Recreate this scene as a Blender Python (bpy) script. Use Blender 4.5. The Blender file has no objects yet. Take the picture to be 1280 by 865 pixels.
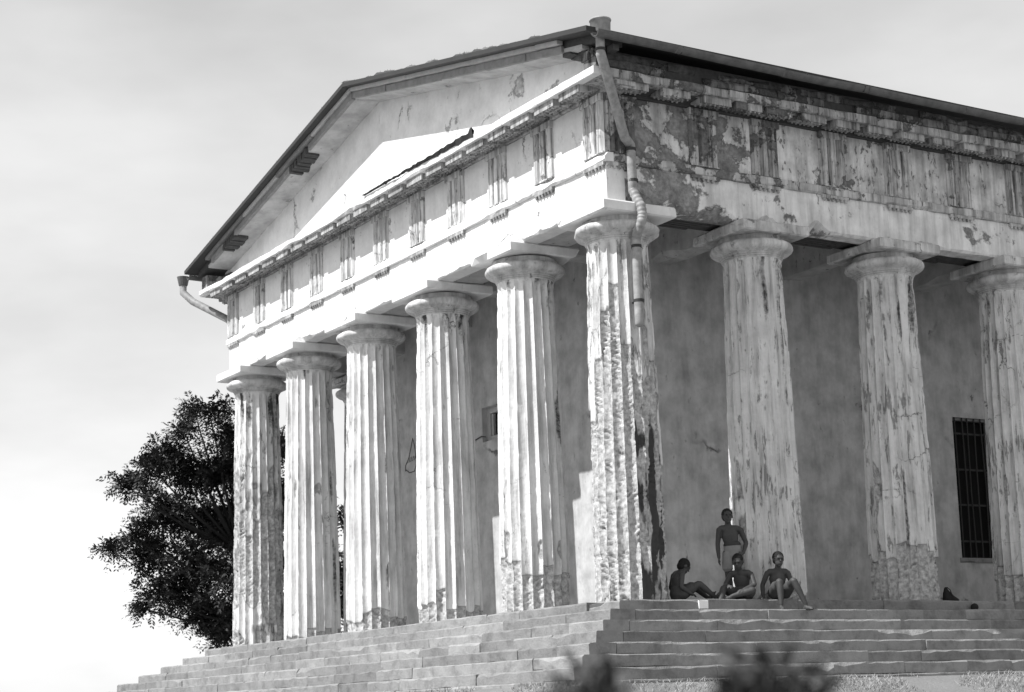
import bpy, bmesh, math, random
import numpy as np
from mathutils import Vector, Matrix
random.seed(7); rng = np.random.default_rng(7)
scn = bpy.context.scene
C = scn.collection

# ------------------------------------------------------------------ camera, sky, sun, exposure
CAM = np.array([20.1707, -14.0492, -1.4065]); YAW, PITCH, ROLL = 1.0233, 0.1665, -0.0325
FPX, PX, PY = 2267.37, 643.3, 509.75
def cam_axes():
    F = np.array([-math.sin(YAW)*math.cos(PITCH), math.cos(YAW)*math.cos(PITCH), math.sin(PITCH)])
    R = np.array([math.cos(YAW), math.sin(YAW), 0.0]); U = np.cross(R, F)
    c, s = math.cos(ROLL), math.sin(ROLL)
    return c*R+s*U, -s*R+c*U, F
AR, AU, AF = cam_axes()
def ray(x, y): return AF+AR*(x-PX)/FPX-AU*(y-PY)/FPX
def hit(x, y, ax, v):
    d = ray(x, y); return CAM+d*(v-CAM[ax])/d[ax]
cd = bpy.data.cameras.new('camera'); cam = bpy.data.objects.new('camera', cd); C.objects.link(cam)
M = Matrix(((AR[0], AU[0], -AF[0], CAM[0]), (AR[1], AU[1], -AF[1], CAM[1]), (AR[2], AU[2], -AF[2], CAM[2]), (0, 0, 0, 1)))
cam.matrix_world = M
cd.sensor_width = 36; cd.sensor_fit = 'HORIZONTAL'; cd.lens = FPX/1280*36
cd.shift_x = -(PX-640)/1280; cd.shift_y = (PY-432.5)/1280
cd.clip_start = 0.1; cd.clip_end = 5000
cd.dof.use_dof = True; cd.dof.focus_distance = 24.0; cd.dof.aperture_fstop = 3.2
scn.camera = cam

SUN_EL, SUN_AZ = math.radians(52.5), math.radians(-8.0)     # azimuth from the front normal (-y) towards +x
w = bpy.data.worlds.new('World'); scn.world = w; w.use_nodes = True
nt = w.node_tree; nt.nodes.clear()
sky = nt.nodes.new('ShaderNodeTexSky'); sky.sky_type = 'NISHITA'; sky.sun_disc = False
sky.sun_elevation = SUN_EL; sky.sun_rotation = math.pi-SUN_AZ
sky.altitude = 0; sky.air_density = 1.0; sky.dust_density = 0.25; sky.ozone_density = 1.0
sp_ = nt.nodes.new('ShaderNodeSeparateColor')              # old black-and-white film: sees blue and green, hardly red
bwn = nt.nodes.new('ShaderNodeMix'); bwn.data_type = 'FLOAT'; bwn.inputs[0].default_value = .65
tc_ = nt.nodes.new('ShaderNodeTexCoord'); mp_ = nt.nodes.new('ShaderNodeMapping'); mp_.inputs['Scale'].default_value = (1, 1, 2.6)
cn_ = nt.nodes.new('ShaderNodeTexNoise'); cn_.inputs['Scale'].default_value = 5.0; cn_.inputs['Detail'].default_value = 5; cn_.inputs['Roughness'].default_value = .5
mr_ = nt.nodes.new('ShaderNodeMapRange'); mr_.inputs[1].default_value = .35; mr_.inputs[2].default_value = .7; mr_.inputs[3].default_value = .90; mr_.inputs[4].default_value = 1.14
mu_ = nt.nodes.new('ShaderNodeMath'); mu_.operation = 'MULTIPLY'   # thin high cloud all over the sky
nt.links.new(tc_.outputs['Generated'], mp_.inputs[0]); nt.links.new(mp_.outputs[0], cn_.inputs['Vector']); nt.links.new(cn_.outputs['Fac'], mr_.inputs[0])
bg = nt.nodes.new('ShaderNodeBackground'); bg.inputs['Strength'].default_value = 0.14
wo = nt.nodes.new('ShaderNodeOutputWorld')
nt.links.new(sky.outputs[0], sp_.inputs[0]); nt.links.new(sp_.outputs[1], bwn.inputs[2]); nt.links.new(sp_.outputs[2], bwn.inputs[3]); pw_ = nt.nodes.new('ShaderNodeMath'); pw_.operation = 'POWER'; pw_.inputs[1].default_value = .75; m2_ = nt.nodes.new('ShaderNodeMath'); m2_.operation = 'MULTIPLY'; m2_.inputs[1].default_value = 1.47; nt.links.new(bwn.outputs[0], pw_.inputs[0]); nt.links.new(pw_.outputs[0], m2_.inputs[0]); nt.links.new(m2_.outputs[0], mu_.inputs[0]); nt.links.new(mr_.outputs[0], mu_.inputs[1]); nt.links.new(mu_.outputs[0], bg.inputs[0]); nt.links.new(bg.outputs[0], wo.inputs[0])
sl = bpy.data.lights.new('sun', 'SUN'); sl.energy = 5.0; sl.angle = math.radians(0.5); sl.color = (1, 1, 1)
so = bpy.data.objects.new('sun', sl); C.objects.link(so)
sd = Vector((math.sin(SUN_AZ)*math.cos(SUN_EL), -math.cos(SUN_AZ)*math.cos(SUN_EL), math.sin(SUN_EL)))
so.rotation_euler = sd.to_track_quat('Z', 'Y').to_euler(); so.location = (0, -40, 40)
vs = scn.view_settings; vs.view_transform = 'Standard'; vs.look = 'None'; vs.exposure = 0.40; vs.gamma = 1.0
vs.use_curve_mapping = False

# ------------------------------------------------------------------ helpers
def vnoise(x, y, z, seed=0):
    x, y, z = np.broadcast_arrays(np.asarray(x, float), np.asarray(y, float), np.asarray(z, float))
    xi, yi, zi = np.floor(x).astype(np.int64), np.floor(y).astype(np.int64), np.floor(z).astype(np.int64)
    fx, fy, fz = x-xi, y-yi, z-zi
    fx, fy, fz = [f*f*(3-2*f) for f in (fx, fy, fz)]
    def h(a, b, c):
        n = (a*374761393+b*668265263+c*2147483647+seed*974634541) & 0xffffffff
        n = ((n ^ (n >> 13))*1274126177) & 0xffffffff
        n = ((n ^ (n >> 16))*2246822519) & 0xffffffff
        return ((n ^ (n >> 15)) & 0xffff)/65535.0
    r = 0
    for dx in (0, 1):
        for dy in (0, 1):
            for dz in (0, 1):
                r = r+h(xi+dx, yi+dy, zi+dz)*(fx if dx else 1-fx)*(fy if dy else 1-fy)*(fz if dz else 1-fz)
    return r
def fbm(x, y, z, seed=0, o=4):
    r, a, t = 0, 1.0, 0
    for i in range(o):
        r = r+a*vnoise(x*2**i, y*2**i, z*2**i, seed+i*17); t += a; a *= .5
    return r/t

def link(o, parent=None):
    C.objects.link(o)
    if parent is not None: o.parent = parent
    return o
def empty(name, loc=(0, 0, 0)):
    o = bpy.data.objects.new(name, None); o.empty_display_size = .2; o.location = loc; return link(o)
def tag(o, label, cat, group=None):
    o['label'] = label; o['category'] = cat
    if group: o['group'] = group
    return o
def mesh_np(name, V, F, mat, parent=None, smooth=False, attr=None):
    me = bpy.data.meshes.new(name)
    if isinstance(F, np.ndarray):
        n, k = F.shape
        me.vertices.add(len(V)); me.vertices.foreach_set('co', np.asarray(V, np.float32).ravel())
        me.loops.add(n*k); me.loops.foreach_set('vertex_index', F.astype(np.int32).ravel())
        me.polygons.add(n); me.polygons.foreach_set('loop_start', np.arange(0, n*k, k, dtype=np.int32))
        me.update(calc_edges=True)
    else:
        me.from_pydata([tuple(map(float, v)) for v in V], [], F); me.update()
    if smooth: me.polygons.foreach_set('use_smooth', np.ones(len(me.polygons), bool))
    if attr is not None:
        ca = me.color_attributes.new('wear', 'FLOAT_COLOR', 'POINT'); ca.data.foreach_set('color', attr.astype(np.float32).ravel())
    me.materials.append(mat)
    return link(bpy.data.objects.new(name, me), parent)
def instance(o, parent, loc=None, rot=None, scale=None, name=None):
    c = bpy.data.objects.new(name or o.name.split('.')[0], o.data)
    link(c, parent)
    if loc is not None: c.location = loc
    if rot is not None: c.rotation_euler = rot
    if scale is not None: c.scale = scale
    return c
class MB:
    """collects vertices and faces"""
    def __init__(s): s.v = []; s.f = []
    def add(s, V, F):
        b = len(s.v); s.v += [tuple(map(float, v)) for v in V]; s.f += [tuple(i+b for i in f) for f in F]; return s
    def box(s, x0, x1, y0, y1, z0, z1):
        V = [(x0, y0, z0), (x1, y0, z0), (x1, y1, z0), (x0, y1, z0), (x0, y0, z1), (x1, y0, z1), (x1, y1, z1), (x0, y1, z1)]
        return s.add(V, [(0, 3, 2, 1), (4, 5, 6, 7), (0, 1, 5, 4), (1, 2, 6, 5), (2, 3, 7, 6), (3, 0, 4, 7)])
    def cyl(s, c, r0, r1, z0, z1, n=8):
        V = [(c[0]+r*math.cos(2*math.pi*i/n), c[1]+r*math.sin(2*math.pi*i/n), z) for r, z in ((r0, z0), (r1, z1)) for i in range(n)]
        F = [(i, (i+1) % n, n+(i+1) % n, n+i) for i in range(n)]+[tuple(range(n-1, -1, -1)), tuple(range(n, 2*n))]
        return s.add(V, F)
    def tube(s, pts, rad, n=10, ell=None):
        """closed tapered tube through pts; rad number or list; ell=(axis, factor) squashes across an axis"""
        P = [np.array(p, float) for p in pts]; m = len(P)
        if not hasattr(rad, '__len__'): rad = [rad]*m
        T = [P[min(i+1, m-1)]-P[max(i-1, 0)] for i in range(m)]
        T = [t/(np.linalg.norm(t)+1e-9) for t in T]
        a = np.array([0, 0, 1.]) if abs(T[0][2]) < .9 else np.array([1., 0, 0])
        u = np.cross(T[0], a); u /= np.linalg.norm(u)
        rings = []
        def ring(p, t, r):
            nonlocal u
            u = u-t*np.dot(u, t); u /= (np.linalg.norm(u)+1e-9); v = np.cross(t, u)
            out = []
            for k in range(n):
                an = 2*math.pi*k/n
                d = (u*math.cos(an)+v*math.sin(an))*r
                if ell is not None: d = d+ell[0]*np.dot(d, ell[0])*(ell[1]-1)
                out.append(p+d)
            return out
        rings.append(ring(P[0]-T[0]*rad[0]*.55, T[0], rad[0]*.6))
        for p, t, r in zip(P, T, rad): rings.append(ring(p, t, r))
        rings.append(ring(P[-1]+T[-1]*rad[-1]*.55, T[-1], rad[-1]*.6))
        V = [q for rg in rings for q in rg]; k = len(rings); F = []
        for i in range(k-1):
            for j in range(n):
                F.append((i*n+j, i*n+(j+1) % n, (i+1)*n+(j+1) % n, (i+1)*n+j))
        F += [tuple(range(n-1, -1, -1)), tuple(range((k-1)*n, k*n))]
        return s.add(V, F)
    def ellipsoid(s, c, r, rot=None, n=14, m=9):
        V, F = [], []
        for i in range(1, m):
            a = math.pi*i/m
            for j in range(n):
                b = 2*math.pi*j/n
                V.append((math.sin(a)*math.cos(b)*r[0], math.sin(a)*math.sin(b)*r[1], math.cos(a)*r[2]))
        V += [(0, 0, r[2]), (0, 0, -r[2])]
        t, bt = len(V)-2, len(V)-1
        for i in range(m-2):
            for j in range(n): F.append((i*n+j, (i+1)*n+j, (i+1)*n+(j+1) % n, i*n+(j+1) % n))
        for j in range(n):
            F.append((t, j, (j+1) % n)); F.append((bt, (m-2)*n+(j+1) % n, (m-2)*n+j))
        V = np.array(V)
        if rot is not None: V = V@np.array(rot).T
        return s.add(V+np.array(c), F)
    def build(s, name, mat, parent=None, smooth=False, bevel=0):
        o = mesh_np(name, s.v, s.f, mat, parent, smooth)
        if bevel:
            b = o.modifiers.new('bevel', 'BEVEL'); b.width = bevel; b.segments = 2; b.limit_method = 'ANGLE'
        return o

def chipped(name, p0, p1, nrm, poly, chips, mat, parent=None, step=.12, seed=0, rough=.004, big=.5, wornmin=.12):
    """beam from p0 to p1; poly = cross-section [(out, up)...] counter-clockwise; chips = size of the broken arris at each corner"""
    p0, p1 = np.array(p0, float), np.array(p1, float); L = np.linalg.norm(p1-p0); t = (p1-p0)/L
    nrm = np.array(nrm, float); up = np.array([0, 0, 1.])
    n = max(2, int(L/step)+1); S = np.linspace(0, L, n)
    if n > 3: S[1:-1] += rng.uniform(-.25, .25, n-2)*(S[1]-S[0])
    rows, k = [], len(poly)
    for i, s in enumerate(S):
        pr = []
        for c in range(k):
            q = np.array(poly[c]); a = np.array(poly[c-1]); b = np.array(poly[(c+1) % k])
            ch = chips[c]
            if ch <= 0: pr.append(q); continue
            v = float(fbm(s*1.7+seed*3.1, c*7.3, seed, seed, 4)); v2 = float(vnoise(s*9, c*3.1, seed, seed+5))
            e = ch*(wornmin+.25*v2+max(0, (v-big)*7)*(.6+.4*v2))
            la, lb = np.linalg.norm(a-q), np.linalg.norm(b-q)
            pr.append(q+(a-q)/la*min(e*(.6+.8*v2), la*.8)); pr.append(q+(b-q)/lb*min(e*(1.3-.6*v2), lb*.8))
        j = (vnoise(s*5, np.arange(len(pr))*1.7, seed, seed+9)-.5)*2*rough
        rows.append([p0+t*s+nrm*(q[0]+jj)+up*(q[1]+jj*.6) for q, jj in zip(pr, j)])
    m = len(rows[0]); V = [v for r in rows for v in r]; F = []
    for i in range(n-1):
        for c in range(m): F.append((i*m+c, i*m+(c+1) % m, (i+1)*m+(c+1) % m, (i+1)*m+c))
    F += [tuple(range(m-1, -1, -1)), tuple(range((n-1)*m, n*m))]
    me = bpy.data.meshes.new(name); me.from_pydata([tuple(v) for v in V], [], F)
    bm = bmesh.new(); bm.from_mesh(me); bmesh.ops.recalc_face_normals(bm, faces=bm.faces); bm.to_mesh(me); bm.free()
    me.materials.append(mat)
    return link(bpy.data.objects.new(name, me), parent)

# ------------------------------------------------------------------ materials (all grey: the photograph is black and white)
def g(v): return (v, v, v, 1)
class NG:
    def __init__(s, name, rough=.9):
        s.m = bpy.data.materials.new(name); s.m.use_nodes = True; s.t = s.m.node_tree
        s.b = s.t.nodes['Principled BSDF']; s.b.inputs['Roughness'].default_value = rough
        s.b.inputs['Specular IOR Level'].default_value = .2
    def n(s, typ, **k):
        o = s.t.nodes.new(typ)
        for a, v in k.items(): setattr(o, a, v)
        return o
    def l(s, a, b): s.t.links.new(a, b)
    def co(s, scale=(1, 1, 1)):
        c = s.n('ShaderNodeTexCoord'); mp = s.n('ShaderNodeMapping'); mp.inputs['Scale'].default_value = scale
        ad = s.n('ShaderNodeVectorMath', operation='ADD'); s.l(c.outputs['Object'], ad.inputs[0]); s.l(s.n('ShaderNodeObjectInfo').outputs['Location'], ad.inputs[1])
        s.l(ad.outputs[0], mp.inputs['Vector']); return mp.outputs[0]
    def noise(s, scale, detail=4, rough=.55, vec=None, dist=0):
        o = s.n('ShaderNodeTexNoise'); o.inputs['Scale'].default_value = scale; o.inputs['Detail'].default_value = detail
        o.inputs['Roughness'].default_value = rough; o.inputs['Distortion'].default_value = dist
        if vec is not None: s.l(vec, o.inputs['Vector'])
        return o.outputs['Fac']
    def ramp(s, f, stops):
        r = s.n('ShaderNodeValToRGB'); e = r.color_ramp.elements
        while len(e) < len(stops): e.new(.5)
        for q, (p, v) in zip(e, stops): q.position = p; q.color = g(v)
        s.l(f, r.inputs[0]); return r.outputs[0]
    def math(s, op, a, b=None, c=None, clamp=False):
        o = s.n('ShaderNodeMath', operation=op); o.use_clamp = clamp
        for i, v in enumerate((a, b, c)):
            if v is None: continue
            if isinstance(v, (int, float)): o.inputs[i].default_value = v
            else: s.l(v, o.inputs[i])
        return o.outputs[0]
    def mix(s, f, a, b):
        o = s.n('ShaderNodeMix', data_type='FLOAT')
        for i, v in ((0, f), (2, a), (3, b)):
            if isinstance(v, (int, float)): o.inputs[i].default_value = v
            else: s.l(v, o.inputs[i])
        return o.outputs[0]
    def cracks(s, size=.9):
        v = s.co(); n = s.n('ShaderNodeTexNoise'); n.inputs['Scale'].default_value = 2.2; n.inputs['Detail'].default_value = 5; n.inputs['Roughness'].default_value = .65; s.l(v, n.inputs['Vector'])
        a = s.n('ShaderNodeVectorMath', operation='SCALE'); s.l(n.outputs['Color'], a.inputs[0]); a.inputs['Scale'].default_value = .55
        b = s.n('ShaderNodeVectorMath', operation='ADD'); s.l(v, b.inputs[0]); s.l(a.outputs[0], b.inputs[1])
        vo = s.n('ShaderNodeTexVoronoi', feature='DISTANCE_TO_EDGE'); vo.inputs['Scale'].default_value = size; s.l(b.outputs[0], vo.inputs['Vector'])
        li = s.ramp(vo.outputs['Distance'], [(.0, 1), (.005, .7), (.010, 0)])
        return s.math('MULTIPLY', li, s.ramp(s.noise(.9, 3, .5, v), [(.58, 0), (.68, 1)]))
    def rand(s): return s.n('ShaderNodeObjectInfo').outputs['Random']
    def done(s, col, bump=None, bs=.5, bd=.02):
        if isinstance(col, (int, float)): s.b.inputs['Base Color'].default_value = g(col)
        else: s.l(col, s.b.inputs['Base Color'])
        if bump is not None:
            b = s.n('ShaderNodeBump'); b.inputs['Strength'].default_value = bs; b.inputs['Distance'].default_value = bd
            s.l(bump, b.inputs['Height']); s.l(b.outputs[0], s.b.inputs['Normal'])
        return s.m

def plaster(name, base, bare, cover, streak=.3, grad=None, scale=1.3, dirt=.25, sfreq=8, speck=.3, crack=.9):
    """limewashed plaster; cover = how much has fallen off (0..1), grad=(axis, from, to, extra) adds wear along an axis"""
    k = NG(name); v = k.co()
    big = k.noise(scale, 8, .66, v, .12)
    if grad:
        sp = k.n('ShaderNodeSeparateXYZ'); k.l(v, sp.inputs[0])
        mr = k.n('ShaderNodeMapRange'); k.l(sp.outputs[grad[0]], mr.inputs[0])
        for i, q in ((1, grad[1]), (2, grad[2]), (3, grad[3]), (4, 0.0)): mr.inputs[i].default_value = q
        big = k.math('ADD', big, mr.outputs[0])
    th = 1-cover
    mask = k.ramp(big, [(max(0, th-.012), 0), (min(1, th+.012), 1)])
    edge = k.ramp(big, [(max(0, th-.03), 1), (max(0, th-.004), .45), (min(1, th+.02), 1)])
    fine = k.noise(14, 5, .65, v); mid = k.noise(3.1, 5, .6, v)
    st = k.noise(1, 6, .7, k.co((sfreq, sfreq, .7)))
    stc = k.ramp(st, [(.42, 1), (.66, 1-streak), (.8, 1-streak*1.6 if streak < .6 else .05)])
    pl = k.math('MULTIPLY', k.mix(fine, base*.88, base*1.08), k.ramp(mid, [(.3, 1-dirt), (.62, 1)]))
    pl = k.math('MULTIPLY', pl, stc)
    spk = k.noise(1, 6, .75, k.co((11, 11, 4.5)), .3)                      # flaking specks
    sth = .70-.10*speck; spm = k.ramp(spk, [(sth-.015, 0), (sth+.015, 1)])
    br = k.mix(k.ramp(fine, [(.3, 0), (.7, 1)]), bare*.6, bare*1.35)
    br = k.math('MULTIPLY', br, k.mix(stc, .7, 1))
    br = k.math('MULTIPLY', br, k.ramp(k.noise(2.3, 6, .7, v), [(.35, .6), (.6, 1.25)]))
    cr = k.cracks(crack)
    m2 = k.math('MAXIMUM', mask, spm)
    col = k.math('MULTIPLY', k.math('MULTIPLY', k.mix(m2, pl, br), edge), k.math('SUBTRACT', 1, k.math('MULTIPLY', cr, .75)))
    h = k.math('ADD', k.math('MULTIPLY', m2, -.8), k.math('MULTIPLY', fine, k.mix(m2, .15, .8)))
    h = k.math('SUBTRACT', h, cr)
    return k.done(col, h, .8, .025)

def wear_mat(name, base=.74, flake=.585):
    """column shafts: vertex attribute wear (R bare masonry, G black stain)"""
    k = NG(name); v = k.co()
    at = k.n('ShaderNodeAttribute'); at.attribute_name = 'wear'; sp = k.n('ShaderNodeSeparateColor'); k.l(at.outputs['Color'], sp.inputs[0])
    R, G_ = sp.outputs[0], sp.outputs[1]
    fine = k.noise(16, 5, .65, v); mid = k.noise(2.2, 5, .6, v)
    st = k.noise(1, 6, .65, k.co((9, 9, .8)))
    pl = k.math('MULTIPLY', k.mix(fine, base*.84, base*1.08), k.ramp(st, [(.42, 1), (.56, .80), (.70, .42)]))
    pl = k.math('MULTIPLY', pl, k.ramp(mid, [(.3, .78), (.6, 1)]))
    wide = k.noise(1.1, 4, .5, v)
    fk = k.noise(1, 7, .72, k.co((13, 13, 2.6)), .3)                       # plaster flaking off in upright slivers
    fk = k.math('ADD', fk, k.math('MULTIPLY', k.math('SUBTRACT', wide, .5), .35))
    chip = k.ramp(fk, [(flake, 1), (flake+.02, .50), (flake+.12, .36)])
    pl = k.math('MULTIPLY', pl, chip)
    br = k.mix(k.ramp(fine, [(.3, 0), (.7, 1)]), .20, .64)
    bm_ = k.ramp(R, [(.45, 0), (.6, 1)])
    edge = k.ramp(R, [(.2, 1), (.42, .42), (.65, 1)])
    cr = k.cracks(1.3)
    col = k.math('MULTIPLY', k.math('MULTIPLY', k.mix(bm_, pl, br), edge), k.math('SUBTRACT', 1, k.math('MULTIPLY', cr, .8)))
    sm = k.ramp(k.math('ADD', G_, k.math('MULTIPLY', k.math('SUBTRACT', fine, .5), .7)), [(.3, 0), (.62, 1)])
    col = k.mix(sm, col, .055)
    return k.done(col, k.math('SUBTRACT', k.math('ADD', fine, chip), cr), .7, .016)

def stone(name, lo, hi, bump=.5, streak=True):
    k = NG(name); v = k.co(); r = k.rand()
    cv = k.n('ShaderNodeVectorMath', operation='ADD'); k.l(v, cv.inputs[0])
    cb = k.n('ShaderNodeCombineXYZ'); k.l(k.math('MULTIPLY', r, 37), cb.inputs[0]); k.l(k.math('MULTIPLY', r, 11), cb.inputs[2]); k.l(cb.outputs[0], cv.inputs[1])
    v = cv.outputs[0]
    n1 = k.noise(4, 6, .65, v); n2 = k.noise(28, 4, .7, v)
    base = k.mix(r, lo, hi)
    col = k.math('MULTIPLY', base, k.ramp(n1, [(.3, .62), (.5, 1), (.7, 1.15)]))
    col = k.math('MULTIPLY', col, k.mix(n2, .8, 1.15))
    return k.done(col, k.math('ADD', n1, k.math('MULTIPLY', n2, .5)), bump, .02)

def flat(name, v, rough=.8, var=.25, scale=6, bump=.2, spec=.2, metal=0):
    k = NG(name, rough); c = k.co(); n = k.noise(scale, 5, .6, c)
    k.b.inputs['Specular IOR Level'].default_value = spec; k.b.inputs['Metallic'].default_value = metal
    return k.done(k.mix(n, v*(1-var), v*(1+var)), n, bump, .01)

m_front = plaster('plaster_front', .78, .40, .31, .08, None, 1.1, .14, 8, .35, .8)
m_dirt_shade = plaster('plaster_dirt_shade', .50, .20, .36, .7, None, 2.2, .5, 14, .6, 1.5)  # dirt; on the regulae the taenia's shadow is put into the colour too
m_front_peel = plaster('plaster_triglyph_front', .70, .30, .37, .75, None, 2.6, .25, 26, .9, 1.2)
m_flank = plaster('plaster_flank', .82, .26, .37, .30, (1, -.4, 4.2, .20), 1.0, .25, 7, .35, .8)
m_frieze = plaster('plaster_frieze_flank', .74, .21, .375, .42, (1, -.4, 4.5, .17), 1.5, .45, 7, 1.0, .8)
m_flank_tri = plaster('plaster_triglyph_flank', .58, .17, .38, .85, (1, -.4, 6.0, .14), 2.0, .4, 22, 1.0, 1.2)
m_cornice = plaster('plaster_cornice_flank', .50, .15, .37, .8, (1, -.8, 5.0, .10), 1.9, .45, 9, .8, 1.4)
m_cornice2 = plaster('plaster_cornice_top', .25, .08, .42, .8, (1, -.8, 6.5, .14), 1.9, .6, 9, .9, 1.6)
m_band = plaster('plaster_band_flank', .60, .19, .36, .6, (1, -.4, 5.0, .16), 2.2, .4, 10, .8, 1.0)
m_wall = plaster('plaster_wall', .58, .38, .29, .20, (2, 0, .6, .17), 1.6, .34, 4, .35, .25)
m_cap = plaster('plaster_capital', .66, .32, .33, .4, None, 2.2, .35, 9, .6, 1.6)
m_tymp = plaster('plaster_tympanum', .74, .44, .35, .05, None, .8, .18, 2, .3, .6)
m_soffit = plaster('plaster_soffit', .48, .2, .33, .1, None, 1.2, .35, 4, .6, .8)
m_shaft = wear_mat('column_shaft', .74, .575); m_shaft_clean = wear_mat('column_shaft_clean', .76, .665)
m_step = stone('step_stone', .18, .29, 1.0)
m_core = flat('core_rubble', .10, .95, .4, 9)
m_lath = flat('dark_lath', .07, .95, .5, 14, .4)
m_wood = flat('weathered_board', .22, .9, .45, 8, .3)
m_woodl = flat('pale_board', .45, .9, .35, 8, .3)
m_roof = flat('roof_sheet', .03, .7, .4, 3, .1, .4)
m_gut = flat('gutter_sheet', .10, .6, .8, 7, .15, .4)
m_pipe = flat('zinc_pipe', .27, .6, .75, 11, .12, .4)
m_iron = flat('iron_bar', .035, .6, .3, 20, .1, .3)
m_dark = flat('dark_interior', .012, .9, .2, 3, 0, .1)
m_skin = flat('skin', .05, .6, .2, 12, .05, .35)
m_hair = flat('hair', .015, .8, .3, 60, .3, .2)
m_short = flat('shorts_cloth', .22, .95, .2, 18, .3)
m_shortd = flat('dark_shorts_cloth', .06, .95, .2, 18, .3)
m_bag = flat('dark_bag_cloth', .02, .9, .3, 18, .4)
m_graf = flat('charcoal_line', .12, .95, .2, 9, 0)
def ground_mat():
    k = NG('ground_soil'); v = k.co(); n = k.noise(1.3, 6, .65, v); f = k.noise(24, 5, .7, v)
    return k.done(k.math('MULTIPLY', k.mix(n, .15, .27), k.mix(f, .7, 1.2)), f, .7, .03)
m_ground = ground_mat()
def leaf_mat(name, v):
    k = NG(name, .6); n = k.noise(1.2, 3, .5, k.co())
    return k.done(k.mix(n, v*.6, v*1.4))
m_leaf = leaf_mat('tree_leaf', .024); m_shrub = leaf_mat('shrub_leaf', .075); m_bark = flat('bark', .03, .95, .4, 10, .6)
m_grass = leaf_mat('grass_blade', .30)

# ------------------------------------------------------------------ dimensions (metres; the corner column stands on the origin)
S = 2.58; CF, CL = 2.4525, 2.3819; H = 5.4227; ZA, ZT, ZF = 6.0014, 6.1331, 6.9779; W = .41
FX = [0, -CF, -CF-S, -CF-2*S, -CF-3*S, -2*CF-3*S]; XL = FX[5]; XM = XL/2
FY = [0]+[CL+S*i for i in range(7)]; YR = FY[6]+.9
AB = .605
E0, TR, RISE, NST = .80, .33, .1535, 8
YD, XD, XDL = 1.93, -2.2, -10.95     # cella walls

# ------------------------------------------------------------------ ground
def ground_h(x, y):
    # plateau that carries the steps, falling away towards the camera and all round
    dx = np.maximum(np.maximum(x-(E0+TR*7+.0), (XL-E0-TR*7)-x), 0); dy = np.maximum(np.maximum(-(E0+TR*7)-y, y-(YR+5)), 0)
    d = np.hypot(dx, dy)
    z = -1.10-.30*np.clip(d-.05, 0, 2.2)-.105*np.clip(d-2.25, 0, 11)-.03*np.clip(d-13, 0, 900)
    z = z+(fbm(x*.7, y*.7, 0*x, 3, 4)-.5)*.16*np.clip(d*2, 0, 1)
    return np.maximum(z, -26+0*z)
def build_ground():
    ax = np.concatenate([-np.geomspace(1500, 40, 16), np.linspace(-34, 34, 205), np.geomspace(40, 1500, 16)])
    ay = np.concatenate([-np.geomspace(1500, 36, 16), np.linspace(-30, 32, 187), np.geomspace(38, 1500, 16)])
    X, Y = np.meshgrid(ax, ay, indexing='ij'); Z = ground_h(X, Y)
    V = np.stack([X, Y, Z], -1).reshape(-1, 3); n, m = X.shape
    i, j = np.meshgrid(np.arange(n-1), np.arange(m-1), indexing='ij'); a = (i*m+j).ravel()
    o = mesh_np('ground', V, np.stack([a, a+m, a+m+1, a+1], -1), m_ground, None, True); o['kind'] = 'structure'
build_ground()

# ------------------------------------------------------------------ stepped platform: every block a piece
steps = empty('stone_steps', (0, 0, -1.1))
tag(steps, 'weathered grey stone steps of long blocks running round the foot of the columned temple', 'steps')
def child_inv(o, root=steps): o.location = (-root.location.x, -root.location.y, -root.location.z)
core = MB()
for k in range(NST):
    e = E0+TR*k-.05; core.box(XL-e, e, -e, YR+e, -RISE*(k+1)-(.25 if k == NST-1 else .004), -RISE*k-.03-.0007*k)
co = core.build('core', m_core, steps); child_inv(co)
fl = MB(); fl.box(XL-E0+.32, E0-.32, -E0+.32, YR+E0-.32, -.06, -.002); child_inv(fl.build('floor', m_step, steps))
def step_block(p0, p1, nrm, seed, worn):
    # the block's outer face is at p0/p1, it reaches .40 m back under the step above
    d = TR+.06; poly = [(-d, -RISE+.004), (0, -RISE+.004), (0, 0), (-d, 0)]
    o = chipped('step_block', p0, p1, nrm, poly, [0, .012, .034*worn, 0], m_step, steps, .14, seed, .008, .58, .40); child_inv(o); return o
sd_ = 1
for k in range(NST):
    e = E0+TR*k; z = -RISE*k
    # front run, along x
    x = e+random.uniform(-.5, 0); x = e
    first = True
    while x > XL-e+.05:
        L = random.uniform(.8, 1.7)
        if first: L = random.uniform(.55, .8)+.35*(k % 2); first = False
        x2 = max(XL-e, x-L)
        if x2-(XL-e) < .4: x2 = XL-e
        j = random.uniform(-.009, .006); dz = random.uniform(-.005, .004)
        if k == 0 and x > e-.2: j -= .035; dz -= .02
        step_block((x-.0015, -e-j, z+dz), (x2+.0015, -e-j, z+dz), (0, -1, 0), sd_, random.uniform(.6, 1.3)); sd_ += 1
        x = x2
    # flank run, along y (starts behind the front blocks)
    y = -e+TR+.06+.005
    while y < YR+e-.05:
        L = random.uniform(.8, 1.9); y2 = min(YR+e, y+L)
        if YR+e-y2 < .4: y2 = YR+e
        j = random.uniform(-.012, .008); dz = random.uniform(-.007, .005)
        step_block((e+j, y+.0015, z+dz), (e+j, y2-.0015, z+dz), (1, 0, 0), sd_, random.uniform(.5, 1.2)); sd_ += 1
        y = y2
    if k < 3 or True:   # far flank: only its front end shows
        step_block((XL-e, -e+TR+.07, z), (XL-e, YR+e, z), (-1, 0, 0), sd_, .8); sd_ += 1

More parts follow.
